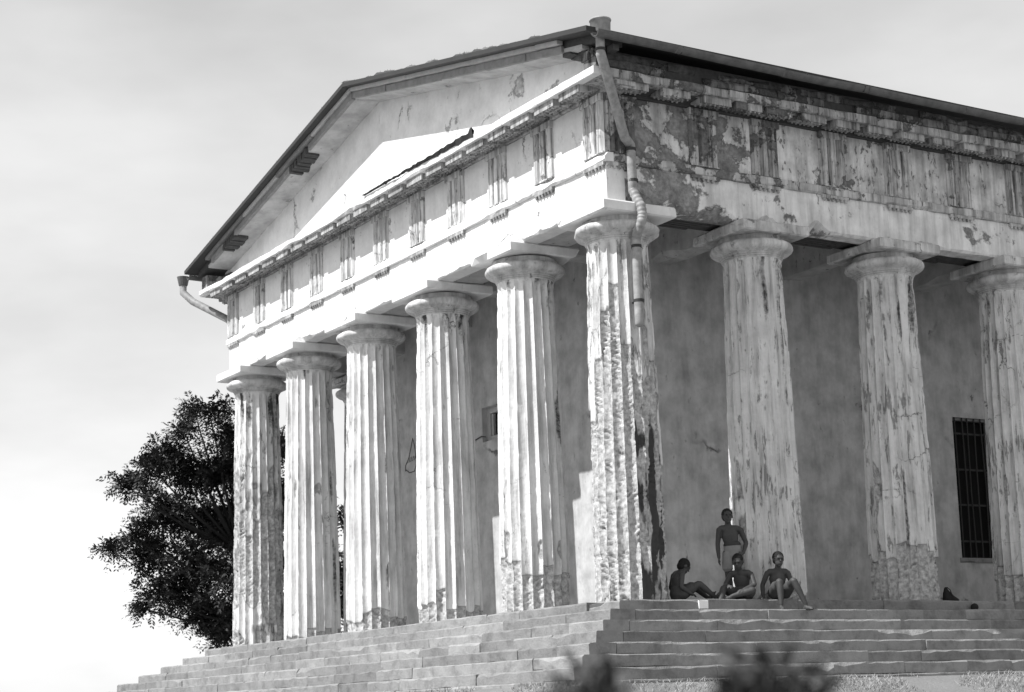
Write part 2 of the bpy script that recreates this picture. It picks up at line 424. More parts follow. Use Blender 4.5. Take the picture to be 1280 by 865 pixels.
q_ = hit(879, 759, 0, E0); wp = chipped('pale_patch', (E0, q_[1]-.075, 0), (E0, q_[1]+.075, 0), (1, 0, 0), [(-.01, -.125), (.016, -.125), (.016, -.018), (-.01, -.018)], [0, .01, .01, 0], flat('pale_mark', .8), steps, .03, 3, .002); child_inv(wp)  # small pale rectangle on the stylobate riser

# ------------------------------------------------------------------ temple
temple = empty('temple', (0, 0, 0))
tag(temple, 'decaying white plastered temple with fluted columns, triglyph frieze and a low gable', 'temple')
NECK = 4.965; RB, RT = .525, .425
def shaft_mesh(name, spec, seed, cx=0., cy=0., nf=9, rows=215):
    m1 = nf+1; nth = 20*m1; z = np.linspace(0, NECK, rows)
    fl1 = np.repeat(np.arange(20), m1); u1 = np.tile(np.sin(np.linspace(-1, 1, m1)*np.pi/2), 20)
    th = (fl1+(u1+1)/2)/20*2*np.pi
    TH, Z = np.meshgrid(th, z, indexing='xy'); fl_i = np.broadcast_to(fl1, TH.shape); u = np.broadcast_to(u1, TH.shape)
    t = Z/NECK; R = RB+(RT-RB)*t+.012*np.sin(np.pi*t)
    dep = .050*(R/.5)*np.sqrt(np.clip((NECK-.05-Z)/.10, 0, 1))
    r = R-dep*(1-u*u)
    tc = math.atan2(CAM[1]-cy, CAM[0]-cx)
    fc = (fl_i+.5)/20*2*np.pi-tc; fc = np.degrees((fc+np.pi) % (2*np.pi)-np.pi)   # flute angle from the camera side, + to the right
    wear = np.zeros(TH.shape+(4,)); wear[..., 3] = 1
    if spec:
        X, Y = np.cos(TH)*R, np.sin(TH)*R
        bare, dark = spec(fc, Z, fl_i, X, Y, seed)
        chev = np.abs(u); course = (Z/.075+.5*u*np.sign(vnoise(fl_i*3.7, 0*Z, 0*Z, seed+2)-.5)+1.4*vnoise(fl_i*3.3, Z*3, 0*Z, seed)+.5*vnoise(X*14, Y*14, Z*14, seed+1)) % 1.0
        gro = np.clip(1-np.minimum(course, 1-course)/.22, 0, 1)*np.clip((fbm(X*6+fl_i*.8, Y*6, Z*5, seed+12, 3)-.44)*5, 0, 1)
        ro = .040*gro*(.4+1.2*vnoise(fl_i*2.3, Z*9, 0*Z, seed+6))+.030*(fbm(X*9, Y*9, Z*9, seed+3, 3)-.5)+.014*(vnoise(X*24, Y*24, Z*30, seed+4)-.5)+.035*np.clip(fbm(X*4, Y*4, Z*3, seed+15, 3)-.45, 0, 1)
        sb = np.clip((bare-.35)/.4, 0, 1)
        r = r-sb*(.020+ro)-.004*(fbm(X*3, Y*3, Z*2, seed+8, 3)-.5)
        # chipped arrises
        arr = np.clip((chev-.6)/.4, 0, 1)*np.clip((fbm(X*5, Y*5, Z*5, seed+21, 4)-.53)*9, 0, 1)
        r = r-(.010+.014*(bare > .5))*arr
        wear[..., 0] = bare; wear[..., 1] = np.maximum(dark, .5*arr*(bare > .5))
    V = np.stack([np.cos(TH)*r, np.sin(TH)*r, Z], -1).reshape(-1, 3)
    i, j = np.meshgrid(np.arange(rows-1), np.arange(nth), indexing='ij'); j2 = (j+1) % nth
    F = np.stack([i*nth+j, i*nth+j2, (i+1)*nth+j2, (i+1)*nth+j], -1).reshape(-1, 4)
    o = mesh_np(name, V, F, m_shaft_clean if cx < -1 and cx > -11 else m_shaft, temple, True, wear.reshape(-1, 4)); o.location = (cx, cy, 0)
    # keep the arrises crisp
    me = o.data
    return o
def frand(i, seed, k=0): return vnoise(i*5.77+.31, k*3.1+.5, seed*1.9+.7, seed+k)
def sm(a, w=.028): return np.clip(a/w*.5+.5, 0, 1)
def base_line(h):
    """h(fc, rnd) -> height below which the plaster has fallen from that flute"""
    def f(fc, Z, fi, X, Y, seed):
        hl = h(fc, frand(fi, seed))+.10*(vnoise(fi*7.1, Z*0+3, X*9, seed)-.5)+.07*(fbm(X*8, Y*8, Z*6, seed+2, 3)-.5)
        bare = sm(hl-Z)
        spot = sm(fbm(X*4.2+fi*.6, Y*4.2, Z*1.1, seed+31, 5)-.735, .05)
        crack = np.zeros_like(Z)
        for c in range(3):
            zc = 1.4+1.25*c+frand(0, seed, c+4)*.9+.14*(fbm(X*5, Y*5, 0*Z+c, seed+90, 3)-.5)
            crack = np.maximum(crack, np.clip(1-np.abs(Z-zc)/.020, 0, 1)*np.clip((fbm(X*3, Y*3, 0*Z+c*5., seed+40, 3)-.5)*8, 0, 1))
        top = np.clip((Z-3.9)/1.0, 0, 1)*np.clip((fbm(X*8, Y*8, Z*1.1, seed+50, 4)-.50)*5, 0, 1)*.62
        foot = np.clip((.10-Z)/.1, 0, 1)*.35
        run = np.clip((fbm(X*7, Y*7, Z*.7, seed+71, 5)-.60)*7, 0, 1)*np.where(fc > 5, .55, .22); top = np.maximum(top, run)
        return np.maximum(bare, spot*.9), np.maximum.reduce([crack*.5, top, foot])
    return f
def spec_corner(fc, Z, fi, X, Y, seed):
    r = frand(fi, seed)
    hl = np.where(fc < -62, 2.75, np.where(fc < -40, 3.55, np.where(fc < -20, 3.9, np.where(fc < 5, 4.2, np.where(fc < 30, 3.5, 3.0)))))+(r-.5)*.7
    hl = hl+.10*(fbm(X*8, Y*8, Z*6, seed+2, 3)-.5)
    bare = sm(hl-Z)
    holes = sm(fbm(X*4+fi*.5, Y*4, Z*.9, seed+31, 5)-.66, .05)*.95; bare = np.maximum(bare, holes)
    keep = sm(fbm(X*4, Y*4, Z*.9, seed+61, 3)-.60, .04)*(fc > 25); bare = bare*(1-keep)
    dark = np.clip((fc-2)/22, 0, 1)*np.clip((3.3-Z)/1.2, 0, 1)*np.clip((fbm(X*7, Y*7, Z*1.4, seed+7, 5)-.43)*7, 0, 1)
    top = np.clip((Z-4.0)/.9, 0, 1)*np.clip((fbm(X*8, Y*8, Z*1.1, seed+50, 4)-.46)*5, 0, 1)*.6
    streak = np.clip((fbm(X*8, Y*8, Z*.7, seed+71, 4)-.60)*6, 0, 1)*.6
    return bare, np.maximum.reduce([dark, top, streak*(fc > -30)])
def spec_far(fc, Z, fi, X, Y, seed):
    hl = 3.4+(frand(fi, seed)-.5)*1.6+.3*(fbm(X*6, Y*6, Z*4, seed+2, 3)-.5)
    bare = sm(hl-Z, .12)*np.clip((fbm(X*3, Y*3, Z*1.6, seed+9, 4)-.33)*6, 0, 1)
    dark = np.clip((Z-3.5)/1.2, 0, 1)*np.clip((fbm(X*7, Y*7, Z*1.1, seed+50, 4)-.45)*5, 0, 1)*.7
    dark = np.maximum(dark, np.clip((fc-35)/25, 0, 1)*np.clip((fbm(X*4, Y*4, Z*1.4, seed+5, 4)-.45)*5, 0, 1)*.7)
    return bare, dark
specs = {
 ('f', 0): spec_corner,
 ('f', 1): base_line(lambda fc, r: np.where(fc < -25, .76, np.where(fc < 5, .50, np.where(fc < 30, .66, .52)))+(r-.5)*.22),
 ('f', 2): base_line(lambda fc, r: np.where(fc < -30, .30, np.where(fc < 0, .48, .22))+(r-.5)*.2),
 ('f', 3): base_line(lambda fc, r: np.where(fc < -20, .20, np.where(fc < 35, .36, .22))+(r-.5)*.14),
 ('f', 4): base_line(lambda fc, r: np.where(fc > -10, .16, .03)+(r-.5)*.30),
 ('f', 5): spec_far,
 ('s', 1): base_line(lambda fc, r: .12+(r-.5)*.5),
 ('s', 2): base_line(lambda fc, r: np.where(fc < -5, .66, np.where(fc < 30, .88, .75))+(r-.5)*.30),
 ('s', 3): base_line(lambda fc, r: np.where(fc < -40, .50, .42)+(r-.5)*.3),
}
def lathe(name, prof, mat, parent, n=56, seed=0, chip=0.):
    P = np.array(prof); th = np.arange(n)/n*2*np.pi
    V = []
    for r, z in P:
        rr = r-chip*np.clip((fbm(np.cos(th)*2.2+z, np.sin(th)*2.2, z*3, seed, 3)-.55)*5, 0, 1)*(r > .5)
        V.append(np.stack([np.cos(th)*rr, np.sin(th)*rr, np.full(n, z)], -1))
    V = np.concatenate(V); k = len(P); F = [(i*n+j, i*n+(j+1) % n, (i+1)*n+(j+1) % n, (i+1)*n+j) for i in range(k-1) for j in range(n)]
    return mesh_np(name, V, F, mat, parent, True)
ECH = [(RT-.01, NECK-.03), (RT+.014, NECK-.012), (RT+.014, NECK+.002), (RT-.004, NECK+.006), (RT+.028, NECK+.014), (RT+.028, NECK+.028), (RT+.010, NECK+.032),
       (RT+.044, NECK+.040), (RT+.044, NECK+.054), (RT+.040, NECK+.058), (RT+.090, NECK+.070), (RT+.135, NECK+.090), (RT+.168, NECK+.115), (RT+.181, NECK+.142),
       (RT+.180, NECK+.170), (RT+.165, NECK+.200), (RT+.120, NECK+.228), (RT+.06, NECK+.235), (RT+.06, NECK+.31)]
def abacus(parent, seed, mat=None):
    # slab with broken corners
    h0, h1 = NECK+.300, H-.001; n = 9; V, F = [], []
    ring = []
    for sx, sy, ex, ey in ((-1, -1, 1, -1), (1, -1, 1, 1), (1, 1, -1, 1), (-1, 1, -1, -1)):
        for i in range(n): t = i/n; ring.append((sx+(ex-sx)*t, sy+(ey-sy)*t))
    ring = np.array(ring)*AB
    for lv, (z, ins) in enumerate(((h0, .025), (h0+.02, 0), (h1-.02, 0), (h1, .015))):
        q = ring*(1-ins/AB); c = np.clip((fbm(q[:, 0]*2.2+seed*3, q[:, 1]*2.2, z*2, seed, 3)-.56)*7, 0, 1)*(.07 if lv < 2 else .03)
        nrmq = q/np.abs(q).max(1, keepdims=True); q = q-nrmq*c[:, None]
        zz = z+(c*.5 if lv < 2 else 0)
        V.append(np.concatenate([q, np.full((len(q), 1), 0.)+np.reshape(zz, (-1, 1))], 1))
    m = len(ring); V = np.concatenate(V)
    F = [(i*m+j, i*m+(j+1) % m, (i+1)*m+(j+1) % m, (i+1)*m+j) for i in range(3) for j in range(m)]+[tuple(range(m-1, -1, -1)), tuple(range(3*m, 4*m))]
    return mesh_np('abacus', V, F, mat or m_cap, parent)
def column(kind, idx, x, y):
    seed = idx*13+(101 if kind == 's' else 7)
    o = shaft_mesh('column', specs.get((kind, idx)), seed, x, y)
    lathe('echinus', ECH, m_cap, o, 56, seed, .03); abacus(o, seed, m_front if kind == 'f' else m_cap)
    return o
for i, x in enumerate(FX): column('f', i, x, 0)
for j in (1, 2, 3): column('s', j, 0, FY[j])
plain = shaft_mesh('column', base_line(lambda fc, r: .3+(r-.5)*.4), 77, 0, FY[4], 5, 60)
lathe('echinus', ECH, m_cap, plain, 32, 5, .02); abacus(plain, 5)
for (x, y) in [(0, FY[5]), (0, FY[6])]+[(XL, FY[j]) for j in range(1, 7)]:
    c = instance(plain, temple, (x, y, 0))
    for ch in plain.children: instance(ch, c)

# architrave, with the broken lower arris
def arch_poly(t, z0, z1): return [(-t, z0), (0, z0), (0, z1), (-t, z1)]
af = chipped('architrave', (XL-W, -W, 0), (W, -W, 0), (0, -1, 0), arch_poly(.3, H, ZA), [0, .085, 0, 0], m_front, temple, .07, 31, .004, .50)
as_ = chipped('architrave', (W, -W+.302, 0), (W, YR, 0), (1, 0, 0), arch_poly(.3, H, ZA), [0, .14, 0, 0], m_flank, temple, .07, 32, .005, .47)
aw = chipped('architrave', (XL-W, -W+.302, 0), (XL-W, YR, 0), (-1, 0, 0), arch_poly(.3, H, ZA), [0, .08, 0, 0], m_flank, temple, .3, 33)
MB().box(XL-W+.302, W-.302, -W+.302, W, H+.008, ZA-.02).build('architrave_backing', m_soffit, temple)
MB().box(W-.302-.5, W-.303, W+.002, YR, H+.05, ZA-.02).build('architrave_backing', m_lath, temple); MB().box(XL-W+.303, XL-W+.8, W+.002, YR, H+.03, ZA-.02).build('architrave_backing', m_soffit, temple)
# taenia
def band(p0, p1, n, mat, o, z0, z1, chip, seed, back=.1, step=.1): return chipped('taenia', p0, p1, n, [(-back, z0), (o, z0), (o, z1), (-back, z1)], [0, chip, chip, 0], mat, temple, step, seed, .003, .5)
band((XL-W-.05, -W, 0), (W+.05, -W, 0), (0, -1, 0), m_front, .05, ZA+.002, ZT, .035, 41)
band((W, -W+.102, 0), (W, YR, 0), (1, 0, 0), m_band, .05, ZA+.002, ZT, .04, 42)
band((XL-W, -W+.102, 0), (XL-W, YR, 0), (-1, 0, 0), m_band, .05, ZA+.002, ZT, .03, 43, .1, .4)
# frieze
TW = .50
def frieze(p0, p1, n, mat, seed, step):
    return chipped('frieze', p0, p1, n, [(-.25, ZT+.002), (-.012, ZT+.002), (-.012, ZF), (-.25, ZF)], [0]*4, m_core, temple, step, seed, .001)
fr_f = frieze((XL-W, -W, 0), (W, -W, 0), (0, -1, 0), m_front, 51, 1.)
fr_s = frieze((W, -W+.252, 0), (W, YR, 0), (1, 0, 0), m_flank, 52, 1.)
fr_l = frieze((XL-W, -W+.252, 0), (XL-W, YR, 0), (-1, 0, 0), m_flank, 53, 1.)
def trig_mesh(name, mat, seed):
    # u across, v out: three shanks, two glyphs and two half glyphs
    s = TW/2; d = .056; q = s/9
    P = [(-s, -.02), (-s, d-.042), (-s+q*1.1, d), (-s+q*2.7, d), (-s+q*3.6, d-.042), (-s+q*4.5-q*.0, d-.042)]
    P = [(-s, -.0), (-s, .006), (-s+.04, d), (-s+.125, d), (-s+.155, .004), (-s+.175, .004), (-s+.200, d), (-.045+.0, d)]
    right = [(-a, b) for a, b in reversed(P)]
    pts = P+right; zs = np.linspace(ZT+.004, ZF-.10, 14); V, F = [], []
    for i, z in enumerate(zs):
        for a, b in pts:
            b2 = b-.016*max(0, float(fbm(a*9+seed*5, z*5, seed, seed, 3))-.5)*4*(b > .02)
            V.append((a, -b2, z))
    m = len(pts)
    for i in range(len(zs)-1):
        for j in range(m-1): F.append((i*m+j, i*m+j+1, (i+1)*m+j+1, (i+1)*m+j))
    mb = MB().add(V, F); mb.box(-s-.01, s+.01, -d-.012, .0, ZF-.10, ZF-.002)
    mb.box(-s+.001, s-.001, -.002, .012, ZT+.004, ZF-.101); mb.box(-s+.002, s-.002, -d+.012, -.0022, ZT+.0045, ZT+.022)
    me = bpy.data.meshes.new(name); me.from_pydata(mb.v, [], mb.f); me.materials.append(mat); return me
tri_f = [trig_mesh('triglyph', m_front_peel, i) for i in range(4)]; tri_s = [trig_mesh('triglyph', m_flank_tri, i+6) for i in range(5)]
def reg_mesh(mat):
    mb = MB(); mb.box(-TW/2, TW/2, -.048, .0, ZA-.045, ZA+.001)
    for i in range(6): mb.cyl((-TW/2+TW/12+i*TW/6, -.026), .017, .024, ZA-.085, ZA-.0451, 8)
    me = bpy.data.meshes.new('regula'); me.from_pydata(mb.v, [], mb.f); me.materials.append(mat); return me
reg_f, reg_s = reg_mesh(m_dirt_shade), reg_mesh(m_band)
def put(me, parent, loc, rz, name):
    o = bpy.data.objects.new(name, me); link(o, parent); o.location = loc; o.rotation_euler = (0, 0, rz); return o
tf = [W-TW/2, FX[1]*.5+.08]+sum([[FX[i], (FX[i]+FX[i+1])/2] for i in range(1, 4)], [])+[FX[4], (FX[4]+XL)/2-.08, XL-W+TW/2]
ts = [-W+TW/2, FY[1]*.5-.08+.16]+sum([[FY[i], (FY[i]+FY[i+1])/2] for i in range(1, 6)], [])+[FY[6]]
for i, x in enumerate(tf):
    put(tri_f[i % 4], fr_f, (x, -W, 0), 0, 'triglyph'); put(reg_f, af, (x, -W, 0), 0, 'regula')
for i, y in enumerate(ts):
    put(tri_s[i % 5], fr_s, (W, y, 0), math.pi/2, 'triglyph'); put(reg_s, as_, (W, y, 0), math.pi/2, 'regula')
    put(tri_s[i % 5], fr_l, (XL-W, y, 0), -math.pi/2, 'triglyph'); put(reg_s, aw, (XL-W, y, 0), -math.pi/2, 'regula')
for i in range(len(tf)-1):   # metope panels
    chipped('metope', (tf[i+1]+TW/2+.003, -W+.01, 0), (tf[i]-TW/2-.003, -W+.01, 0), (0, -1, 0), [(-.03, ZT+.003), (.011, ZT+.003), (.011, ZF-.003), (-.03, ZF-.003)], [0]*4, m_front, fr_f, .12, 60+i, .004)
for i in range(len(ts)-1):
    chipped('metope', (W-.01, ts[i]+TW/2+.003, 0), (W-.01, ts[i+1]-TW/2-.003, 0), (1, 0, 0), [(-.03, ZT+.003), (.011, ZT+.003), (.011, ZF-.003), (-.03, ZF-.003)], [0]*4, m_frieze, fr_s, .12, 80+i, .006)
    chipped('metope', (XL-W+.01, ts[i]+TW/2+.003, 0), (XL-W+.01, ts[i+1]-TW/2-.003, 0), (-1, 0, 0), [(-.03, ZT+.003), (.011, ZT+.003), (.011, ZF-.003), (-.03, ZF-.003)], [0]*4, m_flank, fr_l, .3, 120+i, .004)

# cornice: bed, mutules, corona blocks
GP = .457; ZC0, ZC1 = 7.050, 7.165
def cornice(p0, p1, n, mat, seed):
    return chipped('cornice', p0, p1, n, [(-.25, ZF+.002), (.05, ZF+.002), (.05, ZF+.055), (GP-.03, ZC0+.012), (GP-.03, ZC1-.02), (-.25, ZC1-.02)], [0, .01, 0, 0, 0, 0], mat, temple, .25, seed, .003)
co_f = cornice((XL-W-GP+.03, -W, 0), (W+GP-.03, -W, 0), (0, -1, 0), m_dirt_shade, 141)
co_s = cornice((W, -W+.26, 0), (W, YR, 0), (1, 0, 0), m_lath, 142)
co_l = cornice((XL-W, -W+.26, 0), (XL-W, YR, 0), (-1, 0, 0), m_lath, 143)
def mut_mesh(mat, wd):
    mb = MB(); s = wd/2; a, b = .075, GP-.05
    zi, zo = ZF+.035, 6.945
    V = [(-s, -a, zi), (s, -a, zi), (s, -b, zo), (-s, -b, zo), (-s, -a, zi+.06), (s, -a, zi+.06), (s, -b, ZC0+.012), (-s, -b, ZC0+.012)]
    mb.add(V, [(0, 1, 2, 3), (7, 6, 5, 4), (3, 2, 6, 7), (1, 5, 6, 2), (0, 3, 7, 4), (0, 4, 5, 1)])
    for r in range(3):
        y = a+.06+r*(b-a-.09)/2; z = zi+(zo-zi)*(y-a)/(b-a)
        for i in range(6): mb.cyl((-s+wd/12+i*wd/6, -y), .015, .020, z-.026, z+.004, 7)
    me = bpy.data.meshes.new('mutule'); me.from_pydata(mb.v, [], mb.f); me.materials.append(mat); return me
mut_f, mut_s = mut_mesh(m_dirt_shade, TW), mut_mesh(m_cornice, .47)
mids = lambda t: sorted(set(list(t)+[(t[i]+t[i+1])/2 for i in range(len(t)-1)]))
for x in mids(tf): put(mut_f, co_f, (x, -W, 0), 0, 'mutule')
for i, y in enumerate(mids(ts)):
    o = put(mut_s, co_s, (W, y, 0), math.pi/2, 'mutule'); o.location.z = (hash((i, 3)) % 7-3)*.002
    put(mut_s, co_l, (XL-W, y, 0), -math.pi/2, 'mutule')
chipped('corona', (XL-W-GP, -W, 0), (W+GP, -W, 0), (0, -1, 0), [(GP-.12, ZC0), (GP, ZC0), (GP, ZC1), (GP-.12, ZC1)], [0, .03, .03, 0], m_front, co_f, .1, 151, .005)
def blocks(root, sx, nx, z0, z1, out, mat, seed, lo=.45, hi=.95, skip=0., chip=.03):
    y = -W-GP+(.122 if out == GP else .05)
    while y < YR-.1:
        L = random.uniform(lo, hi); y2 = min(YR, y+L)
        if random.random() > skip:
            j = random.uniform(-.014, .010); seed += 1
            chipped('cornice_block', (sx+j*nx, y+.004, 0), (sx+j*nx, y2-.004, 0), (nx, 0, 0), [(out-.3, z0), (out, z0+random.uniform(-.003, .003)), (out, z1), (out-.3, z1)], [0, chip, chip, 0], mat, root, .11, seed, .006, .5)
        y = y2
blocks(co_s, W, 1, ZC0, ZC1+.01, GP, m_cornice, 200)
blocks(co_s, W, 1, ZC1+.022, 7.31, GP-.015, m_cornice2, 260, .3, .8, .08, .045)
blocks(co_s, W, 1, 7.318, 7.44, GP-.06, m_cornice2, 330, .4, 1.1, .15, .05)
blocks(co_l, XL-W, -1, ZC0, ZC1+.01, GP, m_cornice, 400, 1.5, 3)
blocks(co_l, XL-W, -1, ZC1+.022, 7.44, GP-.02, m_cornice, 430, 1.5, 3)
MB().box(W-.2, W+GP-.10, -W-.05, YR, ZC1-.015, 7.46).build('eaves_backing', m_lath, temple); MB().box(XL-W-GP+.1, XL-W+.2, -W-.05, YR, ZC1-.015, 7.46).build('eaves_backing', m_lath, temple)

# pediment
SL = .2145; ZS = 8.965                      # slope and height of the raking soffit at the ridge
def zs(x): return ZS-SL*abs(x-XM)
ty = MB(); xr = W+.2; xl_ = XL-W-.2
ty.add([(xl_, -W+.0, ZC1-.02), (xr, -W, ZC1-.02), (xr, -W, zs(xr)+.05), (XM, -W, ZS+.05), (xl_, -W, zs(xl_)+.05),
        (xl_, -W+.3, ZC1-.02), (xr, -W+.3, ZC1-.02), (xr, -W+.3, zs(xr)+.05), (XM, -W+.3, ZS+.05), (xl_, -W+.3, zs(xl_)+.05)],
       [(0, 1, 2, 3, 4), (9, 8, 7, 6, 5), (0, 5, 6, 1), (1, 6, 7, 2), (2, 7, 8, 3), (3, 8, 9, 4), (4, 9, 5, 0)])
ty.build('tympanum', m_tymp, temple)
cv = MB(); y0, y1 = -W-GP+.03, -W   # sloping cover of the horizontal cornice
cv.add([(XL-W-GP+.03, y0, ZC1-.012), (W+GP-.03, y0, ZC1-.012), (W+GP-.03, y1, ZC1+.05), (XL-W-GP+.03, y1, ZC1+.05), (XL-W-GP+.03, y1, ZC1-.02), (W+GP-.03, y1, ZC1-.02)],
       [(0, 1, 2, 3), (4, 5, 1, 0), (3, 2, 5, 4), (1, 5, 2), (0, 3, 4)])
cv.build('cornice_cover', m_front, temple)
rk = empty('raking_cornice'); rk.parent = temple
YF = -.92                                    # outer face of the raking soffit
def rake_strip(name, xa, xb, ya, yb, za, zb, mat, seed=0, n=1, jag=0., parent=rk):
    """sloping strip between xa and xb on one side of the ridge; za..zb measured from the soffit line"""
    mb = MB(); N = max(1, n); xs = np.linspace(xa, xb, N+1); V = []
    for i, x in enumerate(xs):
        jg = jag*(float(vnoise(i*1.3, seed, 0, seed))-.5); jg2 = jag*(float(vnoise(i*1.3, seed, 9, seed))-.5)
        V += [(x, ya, zs(x)+za+jg), (x, yb, zs(x)+za+jg), (x, yb, zs(x)+zb+jg2), (x, ya, zs(x)+zb+jg2)]
    F = [(i*4+c, i*4+(c+1) % 4, i*4+4+(c+1) % 4, i*4+4+c) for i in range(N) for c in range(4)]+[(3, 2, 1, 0), tuple(4*N+c for c in range(4))]
    mb.add(V, F); me = bpy.data.meshes.new(name); me.from_pydata(mb.v, [], mb.f)
    bm = bmesh.new(); bm.from_mesh(me); bmesh.ops.recalc_face_normals(bm, faces=bm.faces); bm.to_mesh(me); bm.free(); me.materials.append(mat)
    return link(bpy.data.objects.new(name, me), parent)
XE, XEL = 1.08, XL-1.08                      # eaves
# right-hand (near) slope, then left-hand slope
rake_strip('soffit', XM, .62, YF+.05, -W+.05, .0, .06, m_soffit, 1, 20, .02)
rake_strip('soffit', XM, XL-.35, YF+.05, -W+.05, .0, .06, m_soffit, 2, 20, .02)
def rake_x(px, py): 
    q = hit(px, py, 1, YF); return q[0]
def boards(xs_, ya, yb, za, zb, mats, seed):
    for i in range(len(xs_)-1):
        if xs_[i] is None or xs_[i+1] is None: continue
        j = random.uniform(-.012, .012)
        rake_strip('fascia_board', xs_[i]-.006*np.sign(xs_[i]-xs_[i+1]), xs_[i+1]+.006*np.sign(xs_[i]-xs_[i+1]), ya+j, yb, za+random.uniform(-.008, .008), zb, mats[i % len(mats)], seed+i, 6, .014)
RX = [XM, -5.1, -3.3, -1.9, -.75, .18]
boards(RX, YF, YF+.06, -.015, .095, [m_wood], 10)
boards([XM, -4.3, -2.2, -.4, .18], YF-.06, YF+.03, .10, .165, [m_woodl], 30)
LXs = [XM, -7.4, -8.15]; boards(LXs, YF, YF+.06, -.015, .095, [m_wood], 50)
boards([-8.95, -10.2, -11.55], YF, YF+.06, -.015, .095, [m_wood], 60)
boards([-12.1, -12.75], YF, YF+.06, -.015, .095, [m_wood], 66)
boards([XM, -7.9, -9.4, -11.0, -12.9], YF-.06, YF+.03, .10, .165, [m_woodl, m_wood], 70)
rake_strip('rafter_backing', XM, XE-.15, YF+.065, -W-.01, .062, .20, m_lath, 5, 14, .02)
rake_strip('rafter_backing', XM, XEL+.15, YF+.065, -W-.01, .062, .20, m_lath, 6, 14, .02)
# fallen soffit: broken dark hole and hanging laths on the far slope, and exposed masonry at the near end
for xa, xb, sd2 in ((-8.2, -8.95, 81), (-11.5, -12.15, 82)):
    for i in range(7):
        t = i/7; rake_strip('broken_lath', xa+(xb-xa)*(t+.02), xa+(xb-xa)*(t+.12), YF-.01+.02*random.random(), YF+.20+.12*random.random(), -.06+.03*random.random(), .05+.03*random.random(), m_lath, sd2+i, 2, .02)
for i in range(16):
    x = .20+.85*random.random(); mb = MB(); s = .05+.06*random.random(); yy = -.90+.4*random.random(); zz = zs(x)-.02+.14*random.random()
    mb.box(x-s, x+s, yy-s*.7, yy+s*.7, zz-s*.6, zz+s*.6); o = mb.build('rubble_stone', m_lath if i % 3 else m_core, rk); 
    o.rotation_euler = (0, 0, 0)

# roof: two sheet-metal slopes with standing seams, the eaves a little lower towards the back
def roof_side(sg):
    xe = XE if sg > 0 else XEL; y0, y1 = -1.10, YR+.4; mb = MB()
    def zt(x): return zs(x)+.235
    V = []
    for x, y in ((XM, y0), (xe, y0), (xe, y1), (XM, y1)): V.append((x, y, zt(x)-(.0105*(y-y0) if x == xe else 0)))
    V += [(a, b, c-.07) for a, b, c in V]
    mb.add(V, [(0, 1, 2, 3), (7, 6, 5, 4), (0, 4, 5, 1), (1, 5, 6, 2), (2, 6, 7, 3), (3, 7, 4, 0)])
    o = mb.build('roof', m_roof, temple)
    y = y0+.5
    while y < y1:
        b = MB(); e = .012; xe_ = xe-.2*sg
        b.add([(XM, y-e, zt(XM)+.001), (xe_, y-e, zt(xe_)-.0105*(y-y0)+.001), (xe_, y+e, zt(xe_)-.0105*(y-y0)+.001), (XM, y+e, zt(XM)+.001), (XM, y, zt(XM)+.035), (xe_, y, zt(xe_)-.0105*(y-y0)+.02)],
              [(0, 1, 5, 4), (3, 4, 5, 2), (1, 2, 5), (0, 4, 3)])
        b.build('roof_seam', m_roof, o); y += .62
    return o
rf = roof_side(1); rl = roof_side(-1)
# ragged flashing bits on the gable edge
for i in range(46):
    x = random.uniform(XEL+.3, XE-.2); mb = MB(); l = random.uniform(.05, .22); h = random.uniform(.012, .05); z = zs(x)+.236
    sg = -SL if x > XM else SL
    mb.add([(x-l, -1.098, z-l*sg), (x+l, -1.098, z+l*sg), (x+l*.8, -1.06, z+l*.8*sg+h*.6), (x-l*.7, -1.07, z-l*.7*sg+h)], [(0, 1, 2, 3), (3, 2, 1, 0)])
    mb.add([(x-.006, -1.09, z), (x+.006, -1.09, z), (x+.006, -1.08, z+h*1.2), (x-.006, -1.08, z+h*1.2)], [(0, 1, 2, 3)])
    mb.build('ragged_flashing', m_roof if i % 3 else m_gut, rk)
# gutter along the near eaves and the far eaves
def gutter(xe, nx):
    z0 = zs(xe)+.165; ya, yb = -1.0, YR+.3; n = 9; y = ya; root = None; ja = 0
    while y < yb:
        y2 = min(yb, y+random.uniform(1.3, 2.1)); jb = random.uniform(-.022, .012); V = []; jo = random.uniform(-.008, .012)
        for yy, jz in ((y+.003, ja), ((y+y2)/2, (ja+jb)/2-random.uniform(0, .014)), (y2-.003, jb)):
            zz = z0-.0105*(yy-ya)+jz
            for k in range(n):
                a = math.pi*(1+k/(n-1)); V.append((xe-nx*.02+nx*(jo+.075*(1+math.cos(a))), yy, zz-.005+.085*math.sin(a)))
            for k in range(n-1, -1, -1):
                a = math.pi*(1+k/(n-1)); V.append((xe-nx*.02+nx*(jo+.075+.068*math.cos(a)), yy, zz-.003+.078*math.sin(a)))
        m = 2*n; F = [(r*m+c, r*m+(c+1) % m, (r+1)*m+(c+1) % m, (r+1)*m+c) for r in range(2) for c in range(m)]+[tuple(range(m-1, -1, -1)), tuple(range(2*m, 3*m))]
        o = MB().add(V, F).build('gutter', m_gut, temple); root = root or o; ja = jb+random.uniform(-.006, .006); y = y2
    return root
gt = gutter(XE, 1); gutter(XEL, -1)
y = .4
while y < YR:
    b = MB(); z0 = zs(XE)+.165-.0105*(y+1.0); b.tube([(XE-.02, y, z0-.02), (XE+.02, y, z0-.085), (XE+.09, y, z0-.088), (XE+.135, y, z0-.01)], .010, 6); b.build('gutter_bracket', m_iron, gt); y += 1.1
